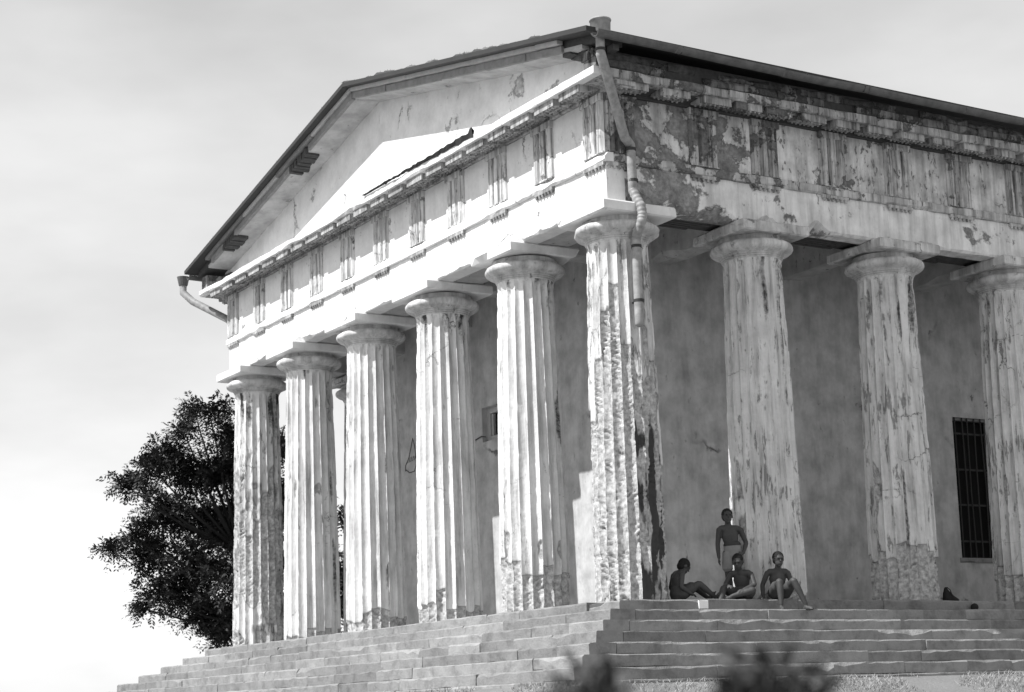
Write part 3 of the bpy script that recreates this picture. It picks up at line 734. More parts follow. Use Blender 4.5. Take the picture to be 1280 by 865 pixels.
# upturned broken metal edge; dark strip also paints a shaded recess in the corona
a0, a1 = hit(455, 240, 1, -W-GP)[0], hit(592, 168, 1, -W-GP)[0]
fs = MB(); xs_ = np.linspace(a0, a1, 70); V = []
for i, x in enumerate(xs_):
    t = i/69; h = ZC1+.012+.03*float(vnoise(i*.7, 3, 1, 5))*(.4+t)+(.07 if i > 67 else 0); lo = ZC0+.045+.075*(1-t)**.7+.035*float(vnoise(i*.6, 7, 2, 9))
    yb = -W-GP; V += [(x, yb-.012, lo), (x, yb-.035-.02*float(vnoise(i*.5, 8, 1, 6)), h), (x, yb+.012, h*.5+.5*(ZC1+.006)), (x, yb+.004, lo)]
fs.add(V, [(i*4+a, i*4+b, i*4+4+b, i*4+4+a) for i in range(69) for a, b in ((0, 1), (1, 2), (2, 3), (3, 0))]); fs.build('flashing_shade_strip', m_roof, temple)

# rainwater pipes
dp = empty('downpipe'); dp.parent = temple
def pth(px, py, x): return hit(px, py, 0, x)
hp = MB(); q = pth(750.5, 36, 1.02)
prof = [(.0, -.10), (.10, -.10), (.135, -.06), (.14, .10), (.15, .105), (.15, .125), (.125, .125), (.12, .0)]
n = 20; V = [(q[0]+r*math.cos(2*math.pi*j/n), q[1]+r*math.sin(2*math.pi*j/n), q[2]+z) for r, z in prof for j in range(n)]
hp.add(V, [(i*n+j, i*n+(j+1) % n, (i+1)*n+(j+1) % n, (i+1)*n+j) for i in range(len(prof)-1) for j in range(n)])
hp.build('rain_hopper', m_pipe, dp, True)
PP = [pth(750, 46, 1.02), pth(750.5, 66, 1.0), pth(754, 78, .97), pth(781, 172, .60), pth(788, 181, .52), pth(791, 238, .52)]
p2 = [pth(791, 238, .52), pth(796, 248, .58), pth(801, 257, .64), pth(803, 268, .66), pth(802, 276, .66), pth(797, 289, .60), pth(795, 298, .52)]
p3 = [pth(795, 296, .52), pth(797, 350, .53), pth(799.5, 405, .56)]
def pipe(name, pts, r, sub=4):
    P = [np.array(p) for p in pts]; out = []
    for i in range(len(P)-1):
        for k in range(sub): out.append(P[i]+(P[i+1]-P[i])*k/sub)
    out.append(P[-1]); b = MB(); b.tube(out, r, 16); return b.build(name, m_pipe, dp, True)
pipe('pipe_length', PP[:2], .062); pipe('pipe_length', PP[1:4], .068); pipe('pipe_length', PP[3:], .066)
# corrugated swan neck
b = MB(); P = [np.array(p) for p in p2]; fine = []
for i in range(len(P)-1):
    for k in range(8): fine.append(P[i]+(P[i+1]-P[i])*k/8)
fine.append(P[-1]); b.tube(fine, [  .066+.0045*math.cos(i*2*math.pi/4) for i in range(len(fine))], 16); b.build('pipe_elbow', m_pipe, dp, True)
pipe('pipe_length', p3, .064)
def ring(c, r, mat=m_iron, h=.02): 
    b = MB(); b.cyl((c[0], c[1]), r, r, c[2]-h, c[2]+h, 18); return b.build('pipe_bracket', mat, dp)
for c, r in ((pth(788.3, 187, .52), .074), (pth(791, 226, .52), .074), (pth(795.5, 308, .52), .072), (pth(798.5, 376, .545), .072), (pth(750.4, 62, 1.0), .07)): ring(c, r)
# two iron stays that hold the pipe off the column
b = MB(); c = pth(796.5, 308, .52); b.box(c[0]-.18, c[0], c[1]-.01, c[1]+.01, c[2]-.012, c[2]+.012); b.build('pipe_stay', m_iron, dp)
c = pth(798.5, 376, .545); b = MB(); b.box(c[0]-.18, c[0], c[1]-.01, c[1]+.01, c[2]-.012, c[2]+.012); b.build('pipe_stay', m_iron, dp)
dl = empty('downpipe'); dl.parent = temple
PL = [hit(229, 356, 1, -.85), hit(229, 366, 1, -.85), hit(241, 377, 1, -.75), hit(286, 400, 1, -.25), hit(292, 412, 1, -.2), hit(292, 470, 1, -.2)]
b = MB(); b.tube(PL, .075, 14); b.build('pipe_length', m_pipe, dl, True)
b = MB(); c = PL[0]; b.cyl((c[0], c[1]), .09, .13, c[2]-.02, c[2]+.16, 14); b.build('rain_hopper', m_gut, dl)

# cella walls with openings
def wall_plane(mb, fn, u0, u1, v0, v1, holes):
    us = sorted({u0, u1}|{h[0] for h in holes}|{h[1] for h in holes}); vs_ = sorted({v0, v1}|{h[2] for h in holes}|{h[3] for h in holes})
    for i in range(len(us)-1):
        for j in range(len(vs_)-1):
            cu, cv_ = (us[i]+us[i+1])/2, (vs_[j]+vs_[j+1])/2
            if any(h[0] < cu < h[1] and h[2] < cv_ < h[3] for h in holes): continue
            mb.add([fn(us[i], vs_[j], 0), fn(us[i+1], vs_[j], 0), fn(us[i+1], vs_[j+1], 0), fn(us[i], vs_[j+1], 0)], [(0, 1, 2, 3)])
    for a, b_, c, d in [h[:4] for h in holes]:
        q = [(a, c), (b_, c), (b_, d), (a, d)]
        for k in range(4):
            p, r = q[k], q[(k+1) % 4]; mb.add([fn(*p, 0), fn(*r, 0), fn(*r, .22), fn(*p, .22)], [(0, 1, 2, 3)])
ZW = 5.93
wl = MB(); WIN = [(8.37, 9.30, .94, 3.36), (13.2, 14.13, .94, 3.36)]
wall_plane(wl, lambda u, v, d: (XD-d, u, v), YD, YR-1.6, -.01, ZW, WIN)
FH = [(-7.16, -6.2, 3.31, 3.92), (-6.60, -5.30, -.005, 2.9), (-6.53, -5.9, 3.95, 4.42)]
wall_plane(wl, lambda u, v, d: (u, YD+d, v), XDL, XD, -.01, ZW, FH)
wl.add([(XDL, YD, -.01), (XDL, YR-1.6, -.01), (XDL, YR-1.6, ZW), (XDL, YD, ZW), (XD, YR-1.6, -.01), (XD, YR-1.6, ZW)], [(3, 2, 1, 0), (1, 4, 5, 2)])
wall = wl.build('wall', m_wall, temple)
ink = MB()
for u0, u1, v0, v1 in WIN:
    wn = MB(); wn.box(XD-.25, XD-.20, u0-.05, u1+.05, v0-.05, v1+.05); wn = wn.build('window', m_dark, temple)
    n = 6
    for i in range(n):
        yy = u0+(u1-u0)*(i+.5)/n+random.uniform(-.012, .012); b = MB(); b.tube([(XD-.03, yy, v0), (XD-.03+random.uniform(-.012, .012), yy+random.uniform(-.02, .02), (v0+v1)/2), (XD-.03, yy+random.uniform(-.01, .01), v1)], .013, 6); b.build('bar', m_iron, wn)
    for i in range(4):
        zz = v0+(v1-v0)*(i+.5)/4+random.uniform(-.03, .03); b = MB(); b.box(XD-.047, XD-.041, u0, u1, zz-.016, zz+.016); b.build('crossbar', m_iron, wn)
    b = MB(); b.box(XD-.15, XD-.05, u0-.0, u0+.04, v0+.001, v1-.001); b.box(XD-.15, XD-.05, u1-.04, u1, v0+.001, v1-.001); b.box(XD-.15, XD-.05, u0+.041, u1-.041, v1-.04, v1-.001); b.build('frame', m_wood, wn)
    sill = chipped('sill', (XD, u0-.05, 0), (XD, u1+.05, 0), (1, 0, 0), [(-.2, v0-.08), (.03, v0-.08), (.03, v0-.003), (-.2, v0-.003)], [0, .04, .04, 0], m_step, wn, .08, int(u0*7), .006)
def front_window(u0, u1, v0, v1, f):
    wn = MB(); wn.box(u0-.02, u1+.02, YD+.19, YD+.24, v0-.02, v1+.02); wn = wn.build('window', m_dark, temple)
    b = MB(); e = f
    b.box(u0+.001, u0+e, YD+.11, YD+.18, v0+.001, v1-.001); b.box(u1-e, u1-.001, YD+.11, YD+.18, v0+.001, v1-.001); b.box(u0+e+.001, u1-e-.001, YD+.11, YD+.18, v1-e, v1-.001); b.box(u0+e+.001, u1-e-.001, YD+.11, YD+.18, v0+.001, v0+e)
    b.box(u0+e*1.02, u0+e*1.6, YD+.14, YD+.185, v0+e*1.1, v1-e*1.1)
    b.build('frame', m_woodl, wn); return wn
front_window(*FH[0], .10); front_window(*FH[2], .03)
u0, u1, v0, v1 = FH[1]
dr = MB(); dr.box(u0-.01, u1+.01, YD+.2, YD+.24, v0, v1+.01); dr = dr.build('door', m_wood, temple)
for s in (0, 1):
    for k in range(3):
        b = MB(); a = u0+.08+s*.72; b.box(a, a+.56, YD+.175, YD+.199, .15+k*.95, .95+k*.93); b.build('door_panel', m_wood, dr)
# charcoal drawing scratched on the wall
gp = [(507, 589), (507, 582), (511, 573), (513.5, 560), (516, 548), (518, 556), (519.5, 568), (520.5, 580), (518, 589), (512, 591), (507, 587)]
b = MB(); b.tube([np.array(hit(x, y, 1, YD-.004)) for x, y in gp], .010, 6)
for i in range(5): b.tube([hit(509+2.2*i, 579-i, 1, YD-.004), hit(510.5+2.2*i, 573-i, 1, YD-.004)], .008, 6)
b.build('wall_drawing', m_graf, temple)
b = MB(); b.tube([hit(x, y, 1, YD-.02) for x, y in ((592, 552), (596, 549), (602, 545.5), (607, 546))], .010, 6); b.build('wall_cable', m_iron, temple)
# ceiling of the colonnade with cross-beams
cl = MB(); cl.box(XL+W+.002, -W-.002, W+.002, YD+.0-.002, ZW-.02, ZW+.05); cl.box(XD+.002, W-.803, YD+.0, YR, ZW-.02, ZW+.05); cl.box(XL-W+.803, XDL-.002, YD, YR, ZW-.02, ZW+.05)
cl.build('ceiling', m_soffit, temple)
def beam(p0, p1, n, seed): return chipped('ceiling_beam', p0, p1, n, [(-.19, H+.015), (.19, H+.015), (.19, ZW-.022), (-.19, ZW-.022)], [.05, .05, 0, 0], m_soffit, temple, .2, seed, .006)
for i, x in enumerate(FX[1:5]): beam((x, W-.0, 0), (x, YD, 0), (1, 0, 0), 600+i)
for j in range(1, 7): beam((-W+.0, FY[j], 0), (XD, FY[j], 0), (0, 1, 0), 620+j)
for j in range(1, 7): beam((XL+W, FY[j], 0), (XDL, FY[j], 0), (0, 1, 0), 640+j)
# hanging broken laths under the flank architrave
for j, (ya, yb) in enumerate(((.75, 1.7), (3.1, 4.2), (5.65, 6.4))):
    for i in range(5):
        b = MB(); z = H+.0+.006*random.random(); xx = W-.34-.09*i; b.box(xx-.03, xx+.03, ya+.2*random.random(), yb-.3*random.random(), z, z+.02); b.build('broken_lath', m_lath, as_)

# ------------------------------------------------------------------ people
UR = np.array([AR[0], AR[1], 0]); UR /= np.linalg.norm(UR); VT = np.array([UR[1], -UR[0], 0])   # image right, towards the camera
def remeshed(name, mb, vox, mat, parent=None, smooth_it=4):
    me = bpy.data.meshes.new('tmp'); me.from_pydata(mb.v, [], mb.f); bm = bmesh.new(); bm.from_mesh(me); bmesh.ops.recalc_face_normals(bm, faces=bm.faces); bm.to_mesh(me); bm.free()
    o = bpy.data.objects.new('tmp', me); C.objects.link(o)
    r = o.modifiers.new('r', 'REMESH'); r.mode = 'VOXEL'; r.voxel_size = vox
    if smooth_it: s = o.modifiers.new('s', 'SMOOTH'); s.factor = .5; s.iterations = smooth_it
    dg = bpy.context.evaluated_depsgraph_get(); me2 = bpy.data.meshes.new_from_object(o.evaluated_get(dg))
    bpy.data.objects.remove(o); me2.name = name; me2.materials.clear(); me2.materials.append(mat)
    me2.polygons.foreach_set('use_smooth', np.ones(len(me2.polygons), bool))
    return link(bpy.data.objects.new(name, me2), parent)
def hand(mb, wrist, d, side, palm_n):
    """palm, four fingers and a thumb; d = direction of the fingers, side = towards the thumb"""
    d = np.array(d, float); d /= np.linalg.norm(d); side = np.array(side, float); side -= d*np.dot(side, d); side /= np.linalg.norm(side)
    n = np.array(palm_n, float); n -= d*np.dot(n, d); n /= (np.linalg.norm(n)+1e-9)
    w_ = np.array(wrist, float)
    mb.tube([w_, w_+d*.03, w_+d*.058], [.020, .027, .027], 10, (n, .55))
    for i, (o, l) in enumerate(((.021, .046), (.007, .052), (-.007, .048), (-.020, .038))):
        b0 = w_+d*.055+side*o; b1 = b0+d*l*.5+n*.004; b2 = b0+d*l*.85+n*.018
        mb.tube([b0-d*.012, b0, b1, b2], [.0085, .0085, .008, .0068], 8)
    t0 = w_+d*.016+side*.020; mb.tube([t0, t0+d*.02+side*.018+n*.006, t0+d*.040+side*.022+n*.014], [.010, .009, .0075], 8)
def foot(mb, ankle, fwd, sole):
    """sole = unit vector pointing out of the sole"""
    a = np.array(ankle, float); f = np.array(fwd, float); f /= np.linalg.norm(f); s = np.array(sole, float); s /= np.linalg.norm(s); sd = np.cross(f, s)
    h = a-f*.028+s*.032
    mb.tube([a, a+s*.02], [.031, .034], 10)
    mb.tube([h, a+f*.05+s*.034, a+f*.105+s*.044], [.029, .033, .026], 10)
    for i, o in enumerate((-.026, -.012, .001, .014, .026)):
        b = a+f*(.11-.006*i)+s*.050+sd*o; mb.tube([b-f*.02, b+f*.026], [.011 if i == 0 else .009, .009 if i == 0 else .0075], 7)
def head(mb, c, face, up, sc=1.0):
    """skull with jaw, nose, brow, lips and ears; returns frame for the hair"""
    f = np.array(face, float); f /= np.linalg.norm(f); u = np.array(up, float); u -= f*np.dot(u, f); u /= np.linalg.norm(u); s = np.cross(f, u)
    R = np.stack([s, f, u], 1); c = np.array(c, float); k = sc
    mb.ellipsoid(c+u*.022*k-f*.008*k, (.073*k, .090*k, .082*k), R, 18, 12)
    mb.ellipsoid(c-u*.040*k+f*.022*k, (.054*k, .058*k, .062*k), R, 16, 10)
    mb.ellipsoid(c-u*.085*k+f*.052*k, (.024*k, .022*k, .020*k), R, 10, 7)
    mb.tube([c+u*.012*k+f*.078*k, c-u*.020*k+f*.096*k], [.008*k, .013*k], 8)
    mb.tube([c+u*.026*k+f*.078*k-s*.036*k, c+u*.028*k+f*.084*k, c+u*.026*k+f*.078*k+s*.036*k], [.009*k]*3, 8)
    mb.tube([c-u*.052*k+f*.075*k-s*.018*k, c-u*.052*k+f*.082*k, c-u*.052*k+f*.075*k+s*.018*k], [.007*k]*3, 7)
    for q in (-1, 1): mb.ellipsoid(c+s*q*.074*k-u*.006*k-f*.006*k, (.010*k, .018*k, .028*k), R, 10, 7)
    return c, f, u, s, R
def hair(fr, parent, sc=1.0, vox=.007):
    c, f, u, s, R = fr; k = sc; mb = MB()
    mb.ellipsoid(c+u*.030*k-f*.014*k, (.078*k, .090*k, .083*k), R, 18, 12)
    mb.ellipsoid(c-u*.010*k-f*.040*k, (.070*k, .058*k, .070*k), R, 14, 10)
    o = remeshed('hair', mb, vox, m_hair, parent, 2)
    me = o.data; co_ = np.empty(len(me.vertices)*3, np.float32); me.vertices.foreach_get('co', co_); co_ = co_.reshape(-1, 3)
    nz = (fbm(co_[:, 0]*90, co_[:, 1]*90, co_[:, 2]*90, 3, 2)-.5)*.012; cc = co_-c; cc /= np.linalg.norm(cc, axis=1, keepdims=True); me.vertices.foreach_set('co', (co_+cc*nz[:, None]).ravel()); me.update()
    for q in (-1, 1):
        e = MB(); e.ellipsoid(c+u*.008*k+f*.082*k+s*q*.028*k, (.010*k, .006*k, .006*k), R, 8, 6); e.build('eye', m_hair, parent, True)
    return o
def torso(mb, pel, chest, neck, shL, shR, fwd, wd=1.0):
    pel, chest, neck, shL, shR = [np.array(v, float) for v in (pel, chest, neck, shL, shR)]; f = np.array(fwd, float); f -= 0; f /= np.linalg.norm(f)
    mid = (pel+chest)/2
    mb.tube([pel, mid, chest, chest*.45+neck*.55], [.112*wd, .102*wd, .125*wd, .095*wd], 16, (f, .68))
    mb.tube([shL*.92+neck*.08, chest*.35+neck*.65, shR*.92+neck*.08], [.047, .062, .047], 12, (f, .85))
def limb(mb, a, b, c, r): 
    a, b, c = [np.array(v, float) for v in (a, b, c)]
    mb.tube([a, a*.55+b*.45, b], [r[0], r[0]*.98, r[1]], 12); mb.tube([b, b*.68+c*.32, c], [r[1], r[1]*1.04, r[2]], 12)

def P(o, u, v, z): return np.array(o)+UR*u+VT*v+np.array([0, 0, z])
def person(label): 
    return label
# --- standing boy, one arm hanging, the other bent
O = np.array([.20, 1.56, 0.0])
def build_standing():
    mb = MB(); q = lambda u, v, z: P(O, u, v, z)
    torso(mb, q(.03, 0, .72), q(.0, 0, .93), q(-.02, 0, 1.06), q(-.135, 0, 1.025), q(.135, 0, 1.015), VT, .98)
    mb.tube([q(-.015, 0, 1.02), q(-.02, .01, 1.12)], [.046, .043], 12)
    fr = head(mb, q(-.025, .02, 1.195), VT+UR*.1, (0, 0, 1), 1.0)
    limb(mb, q(-.145, 0, 1.02), q(-.175, -.01, .80), q(-.172, .04, .615), (.040, .032, .023)); hand(mb, q(-.172, .04, .61), (0.02, 0, -1), VT, UR)
    limb(mb, q(.150, 0, 1.01), q(.225, -.03, .82), q(.165, .09, .67), (.040, .033, .023)); hand(mb, q(.165, .09, .67), VT*.3-UR*.7-np.array([0, 0, .35]), (0, 0, 1), -VT)
    limb(mb, q(-.045, 0, .69), q(-.050, .02, .38), q(-.015, -.01, .065), (.072, .047, .030)); foot(mb, q(-.015, -.01, .06), VT*.9-UR*.3, (0, 0, -1))
    limb(mb, q(.09, 0, .69), q(.10, .04, .38), q(.105, .0, .065), (.072, .047, .030)); foot(mb, q(.105, .0, .06), VT*.9+UR*.35, (0, 0, -1))
    b = remeshed('person', mb, .008, m_skin); tag(b, 'barefoot boy standing in pale shorts with one arm bent, beside fluted column', 'person')
    hair(fr, b)
    s = MB(); s.tube([q(.03, 0, .64), q(.03, 0, .72), q(.025, 0, .79)], [.128, .128, .116], 18, (VT, .72))
    for a, k in ((-.04, -.055), (.10, .115)): s.tube([q(a, 0, .68), q(k, .015, .54), q(k, .02, .46)], [.078, .076, .074], 14)
    remeshed('shorts', s, .009, m_short, b, 3)
    bl = MB(); bl.tube([q(.025, 0, .788), q(.0245, 0, .806)], [.122, .121], 20, (VT, .72)); bl.build('belt', m_iron, b, True)
    return b
build_standing()
# --- boy sitting in profile against the corner column, legs stretched along the step
def build_profile():
    O2 = np.array([.29, .55, 0.0]); f = np.array([.18, .98, 0]); s = np.array([.98, -.18, 0]); z = np.array([0, 0, 1.])
    q = lambda a, b, c: O2+f*a+s*b+z*c
    mb = MB(); torso(mb, q(.0, 0, .10), q(.0, 0, .30), q(.05, 0, .41), q(.03, -.125, .375), q(.03, .125, .375), f+z*-.2, .95)
    mb.tube([q(.04, 0, .37), q(.085, 0, .44)], [.044, .040], 12)
    fr = head(mb, q(.115, 0, .475), f*.8-z*.55, f*.45+z*.85, .98)
    for k in (-1, 1):
        ko = .0 if k > 0 else -.03
        limb(mb, q(.03, .075*k, .09), q(.29+ko, .085*k, .235), q(.52+ko, .08*k, .055), (.070, .045, .029))
        foot(mb, q(.525+ko, .08*k, .055), f*.55+z*.84, f*.84-z*.55)
        limb(mb, q(.02, .135*k, .37), q(-.02, .165*k, .19), q(.12, .15*k, .10), (.038, .031, .022)); hand(mb, q(.12, .15*k, .10), f*.9-z*.35, -s*k, -z)
    b = remeshed('person', mb, .008, m_skin); tag(b, 'boy sitting sideways on the floor by corner column, head bowed, knees raised', 'person'); hair(fr, b, .98)
    sh = MB(); sh.tube([q(-.01, 0, .075), q(.0, 0, .12), q(.0, 0, .18)], [.122, .126, .112], 18, (f, .8))
    for k in (-1, 1): sh.tube([q(.02, .075*k, .09), q(.19, .083*k, .185)], [.086, .074], 14)
    remeshed('shorts', sh, .009, m_shortd, b, 3)
build_profile()
# --- boy sitting cross-legged at the edge, in front of the standing one
def build_cross():
    O3 = np.array([.50, 1.50, 0.0]); f = VT*.8-UR*.35; f /= np.linalg.norm(f); z = np.array([0, 0, 1.]); s = np.cross(f, z)
    q = lambda a, b, c: O3+f*a+s*b+z*c
    mb = MB(); torso(mb, q(.0, 0, .10), q(.03, 0, .29), q(.10, 0, .405), q(.07, -.13, .37), q(.07, .13, .37), f-z*.3, .95)
    mb.tube([q(.09, 0, .37), q(.135, 0, .46)], [.044, .040], 12)
    fr = head(mb, q(.165, 0, .525), f*.9-z*.35-s*.1, f*.35+z*.9, 1.0)
    limb(mb, q(.04, -.08, .09), q(.27, -.22, .12), q(.38, .04, .05), (.070, .046, .030)); foot(mb, q(.38, .05, .05), s*.9+f*.4, -z*.5-f*.5)
    limb(mb, q(.04, .08, .09), q(.33, .17, .17), q(.52, .19, -.085), (.070, .046, .030)); foot(mb, q(.52, .19, -.092), f*.9+s*.25, -z)
    limb(mb, q(.06, -.14, .365), q(.13, -.21, .20), q(.30, -.10, .135), (.038, .031, .022)); hand(mb, q(.30, -.10, .135), f*.7+s*.7-z*.2, -s, -z)
    limb(mb, q(.06, .14, .365), q(.15, .20, .22), q(.34, .10, .20), (.038, .031, .022)); hand(mb, q(.34, .10, .20), f*.5-s*.7-z*.3, s, -z)
    b = remeshed('person', mb, .008, m_skin); tag(b, 'boy sitting with one leg folded and bent forward, between standing boy and step edge', 'person'); hair(fr, b)
    sh = MB(); sh.tube([q(-.01, 0, .075), q(.0, 0, .12), q(.005, 0, .18)], [.124, .128, .112], 18, (f, .8))
    for kx, ky, kz in ((.20, -.165, .11), (.22, .135, .14)): sh.tube([q(.03, .08*np.sign(ky), .09), q(kx, ky, kz)], [.086, .074], 14)
    remeshed('shorts', sh, .009, m_shortd, b, 3)
build_cross()
# --- boy sitting on the edge, shins in the sun
def build_edge():
    O4 = np.array([.655, 1.99, 0.0]); f = np.array([.93, -.36, 0]); f /= np.linalg.norm(f); z = np.array([0, 0, 1.]); s = np.cross(f, z)   # s = towards -y (image left)
    q = lambda a, b, c: O4+f*a+s*b+z*c
    mb = MB(); torso(mb, q(.0, 0, .10), q(.0, 0, .30), q(.04, 0, .42), q(.02, -.135, .385), q(.02, .135, .385), f-z*.15, .98)
    mb.tube([q(.03, 0, .39), q(.06, 0, .48)], [.045, .041], 12)
    fr = head(mb, q(.085, 0, .555), f*.95-s*.05-z*.12, z, 1.0)
    limb(mb, q(.05, .08, .09), q(.36, .09, .235), q(.41, .10, -.085), (.072, .047, .030)); foot(mb, q(.41, .10, -.105), f+s*.1, -z)
    limb(mb, q(.05, -.08, .09), q(.36, -.11, .245), q(.40, -.25, -.085), (.072, .047, .030)); foot(mb, q(.40, -.25, -.105), f*.8-s*.5, -z)
    limb(mb, q(.02, .145, .38), q(-.02, .215, .21), q(.10, .25, .035), (.039, .032, .023)); hand(mb, q(.10, .25, .033), f*.7+s*.5-z*.05, -s, -z)
    limb(mb, q(.02, -.145, .38), q(.06, -.19, .20), q(.24, -.13, .19), (.039, .032, .023)); hand(mb, q(.24, -.13, .19), f*.9-z*.15+s*.1, s, -z)
    b = remeshed('person', mb, .008, m_skin); tag(b, 'boy sitting on step edge facing outward with both bare shins in sunlight', 'person'); hair(fr, b)
    sh = MB(); sh.tube([q(-.01, 0, .075), q(.0, 0, .12), q(.0, 0, .18)], [.126, .130, .114], 18, (f, .8))
    for k, y in ((1, .10), (-1, -.095)): sh.tube([q(.04, .08*k, .09), q(.24, y, .18)], [.088, .076], 14)
    remeshed('shorts', sh, .009, m_shortd, b, 3)
build_edge()

# bag and ball by the flank columns
def build_bag():
    c = np.array([.34, FY[2]+.60, 0.0]); u = UR; mb = MB()
    mb.tube([c+u*-.075+np.array([0, 0, .05]), c+u*-.085+np.array([0, 0, .15]), c+u*-.09+np.array([0, 0, .225])], [.075, .05, .022], 12)
    mb.tube([c+u*-.08+np.array([0, 0, .055]), c+u*.02+np.array([0, 0, .05]), c+u*.09+np.array([0, 0, .03])], [.075, .055, .026], 12)
    mb.tube([c+u*-.085+np.array([0, 0, .17]), c+u*-.01+np.array([0, 0, .09])], [.04, .04], 10)
    b = remeshed('bag', mb, .012, m_bag, None, 3); tag(b, 'small dark slumped bag on the floor against the fluted column', 'bag')
    s = MB(); s.tube([c+u*-.09+np.array([.03, 0, .23]), c+u*-.06+np.array([.05, 0, .19]), c+u*-.04+np.array([.06, 0, .11])], .008, 8); s.build('strap', m_iron, b, True)
build_bag()
bm = bmesh.new(); bmesh.ops.create_icosphere(bm, subdivisions=3, radius=.055)
for v in bm.verts: v.co *= 1+.03*float(vnoise(v.co.x*30, v.co.y*30, v.co.z*30, 4))
me = bpy.data.meshes.new('ball'); bm.to_mesh(me); bm.free(); me.materials.append(m_bag); bl = link(bpy.data.objects.new('ball', me)); bl.location = (E0+.06, FY[2]+.52, -RISE+.054)
for p_ in me.polygons: p_.use_smooth = True
tag(bl, 'small dark ball lying on the second step below the bag', 'ball')

# ------------------------------------------------------------------ foliage
def leaves_mesh(centres, dirs, length, width, pairs, droop=.3, seed=0):
    """pinnate sprays: a row of leaflet pairs along each direction, vectorised"""
    r = np.random.default_rng(seed); n = len(centres)
    D = dirs/np.linalg.norm(dirs, axis=1, keepdims=True); up = np.tile([0, 0, 1.], (n, 1)); Sd = np.cross(D, up); Sd /= (np.linalg.norm(Sd, axis=1, keepdims=True)+1e-6)
    roll = r.uniform(-1, 1, n)[:, None]; Up = np.cross(Sd, D); Sd2 = Sd*np.cos(roll)+Up*np.sin(roll)
    L = length*r.uniform(.6, 1.25, n)[:, None]; out = []
    for k in range(pairs):
        t = (k+.6)/pairs; base = centres+D*L*t+np.array([0, 0, -1.])*L*droop*t*t
        for sg in (-1, 1):
            d = Sd2*sg*.85+D*.55+r.normal(0, .18, (n, 3)); d[:, 2] -= .12; d /= np.linalg.norm(d, axis=1, keepdims=True)
            ll = width*3.2*(1-.45*abs(t-.45))*r.uniform(.75, 1.2, n)[:, None]; wv = np.cross(d, Up+r.normal(0, .25, (n, 3))); wv /= (np.linalg.norm(wv, axis=1, keepdims=True)+1e-6)
            out.append(np.stack([base, base+d*ll*.5+wv*width*.5, base+d*ll, base+d*ll*.5-wv*width*.5], 1))
    V = np.concatenate(out).reshape(-1, 3); F = np.arange(len(V)).reshape(-1, 4)
    return V, F
def build_tree():
    t = empty('tree', (-23.6, 4.3, float(ground_h(np.array(-23.6), np.array(4.3))))); tag(t, 'dark leafy tree with feathery foliage rising behind the end column', 'tree')
    base = np.array(t.location); dist = 46.
    lobes = [(262, 515, 26), (285, 545, 34), (215, 575, 36), (250, 590, 44), (300, 590, 50), (190, 585, 24), (175, 610, 22), (210, 640, 46), (265, 650, 58), (320, 650, 60),
             (168, 668, 24), (142, 690, 17), (155, 606, 14), (240, 505, 12), (190, 695, 40), (245, 710, 54), (305, 715, 60), (210, 745, 40), (185, 762, 18), (260, 765, 44), (315, 770, 50), (275, 793, 24), (365, 620, 40), (355, 560, 30), (375, 700, 55), (400, 760, 50), (360, 770, 50), (425, 640, 12), (445, 720, 40), (230, 540, 20)]
    cs, dr = [], []; r = np.random.default_rng(11)
    lim = MB()
    trunk_top = CAM+ray(300, 690)*dist
    lim.tube([base, base*.6+trunk_top*.4+np.array([.15, .1, 0]), trunk_top], [.26, .20, .12], 10)
    for (x, y, rad) in lobes:
        R = rad*dist/FPX; dz = r.uniform(-1.3, 1.3); c = CAM+ray(x, y)*(dist+dz)
        st = base*.35+trunk_top*.65 if y > 650 else trunk_top
        mid = (st+c)/2+np.array([0, 0, -.15]); lim.tube([st, mid, c], [.06, .035, .012], 7)
        n = int(165*(rad/30)**1.8)
        v = r.normal(0, 1, (n, 3)); v /= np.linalg.norm(v, axis=1, keepdims=True); rr = R*r.uniform(.10, 1.15, (n, 1))**.75
        # clumps inside the lobe so that the outline stays uneven
        k = max(4, n//16); hub = v[r.integers(0, n, k)]; v = v*.45+hub[r.integers(0, k, n)]*.62
        v *= np.array([1.1, 1.1, .62]); cs.append(c+v*rr); d = v+r.normal(0, .5, v.shape); d[:, 2] += .1; dr.append(d)
        for h in hub[:5]: lim.tube([c, c+h*R*.8], [.018, .006], 5)
    cs, dr = np.concatenate(cs), np.concatenate(dr)
    V, F = leaves_mesh(cs, dr, .38, .046, 6, .3, 3)
    o = mesh_np('crown', V-base, F, m_leaf, t)
    b = MB(); b.v = [tuple(np.array(v)-base) for v in lim.v]; b.f = lim.f; b.build('trunk', m_bark, t, True)
build_tree()

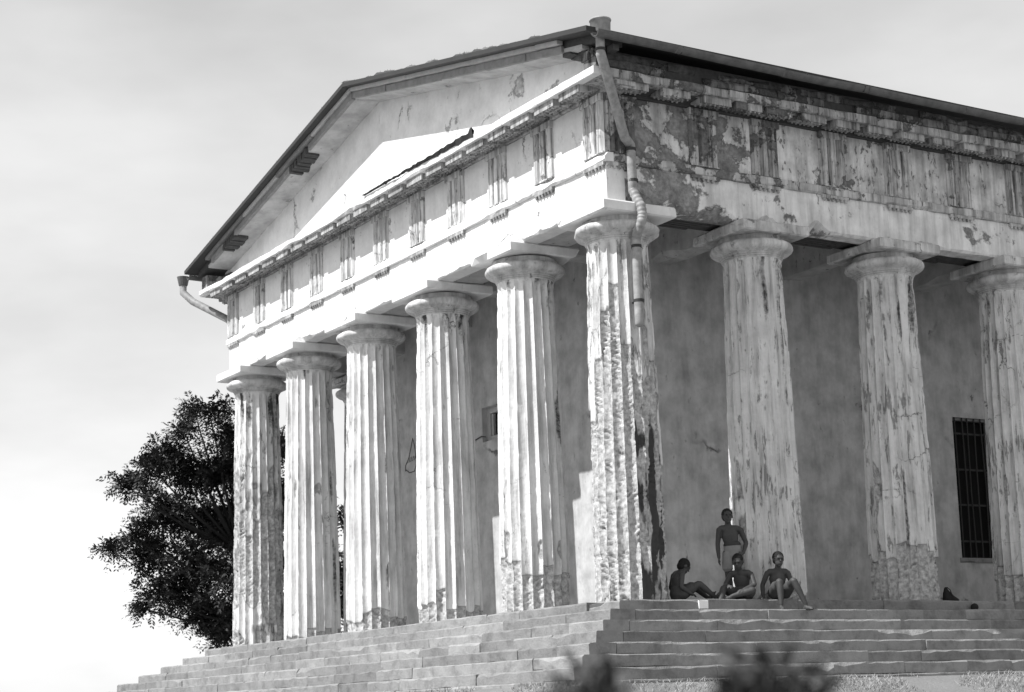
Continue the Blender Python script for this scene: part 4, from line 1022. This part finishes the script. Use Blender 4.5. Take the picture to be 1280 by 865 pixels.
def build_shrub(px, py, dist, spread, label, seed, n_sh):
    top = CAM+ray(px, py)*dist; gz = float(ground_h(np.array(top[0]), np.array(top[1]))); r = np.random.default_rng(seed)
    t = empty('shrub', (top[0], top[1], gz)); tag(t, label, 'shrub', None)
    st = MB(); cs, dr = [], []
    for i in range(n_sh):
        a = r.uniform(0, 2*math.pi); q = spread*math.sqrt(r.uniform(0, 1)); tip = np.array([math.cos(a)*q, math.sin(a)*q, (top[2]-gz)*(1-.10*(q/spread)**2)-r.uniform(0, .07)])
        b0 = np.array([tip[0]*.25, tip[1]*.25, -.05]); mid = (b0+tip)/2+np.array([r.normal(0, .04), r.normal(0, .04), 0]); st.tube([b0, mid, tip], [.010, .007, .003], 5)
        m = 85; tt = r.uniform(.25, 1.0, m)**.6; pt = b0+(tip-b0)*tt[:, None]; cs.append(pt+r.normal(0, .02, (m, 3))); d = r.normal(0, 1, (m, 3)); d[:, 2] = np.abs(d[:, 2])*.6+.3; dr.append(d)
    V, F = leaves_mesh(np.concatenate(cs), np.concatenate(dr), .07, .017, 3, .2, seed)
    mesh_np('foliage', V, F, m_shrub, t); st.build('stem', m_bark, t, True)
build_shrub(756, 845, 2.5, .08, 'blurred dark shrub in front of the step corner', 5, 46)
build_shrub(988, 842, 2.5, .105, 'blurred shrub in front of the steps below the seated boys', 6, 60)

# short grass on the bank below the last step
def build_grass():
    r = np.random.default_rng(5); n = 34000
    x = np.where(r.random(n) < .6, E0+TR*7+.05+np.abs(r.normal(0, 1.1, n)), r.uniform(XL-4, E0+TR*7, n)); y = np.where(x > E0+TR*7, r.uniform(-4.5, 13, n), -(E0+TR*7+.05)-np.abs(r.normal(0, .9, n)))
    keep = fbm(x*1.1, y*1.1, 0*x, 9, 3) > .42; x, y = x[keep], y[keep]; n = len(x); z = ground_h(x, y)-.005
    h = r.uniform(.02, .06, n); a = r.uniform(0, 2*np.pi, n); wv = np.stack([np.cos(a), np.sin(a), 0*a], 1)*.006; ln = r.normal(0, .03, (n, 3)); ln[:, 2] = h
    p = np.stack([x, y, z], 1); V = np.stack([p-wv, p+wv, p+ln*.6+wv*.6, p+ln], 1).reshape(-1, 3)
    o = mesh_np('grass', V, np.arange(len(V)).reshape(-1, 4), m_grass); o['kind'] = 'stuff'; tag(o, 'short dry grass on the bank below the lowest step', 'grass')
build_grass()
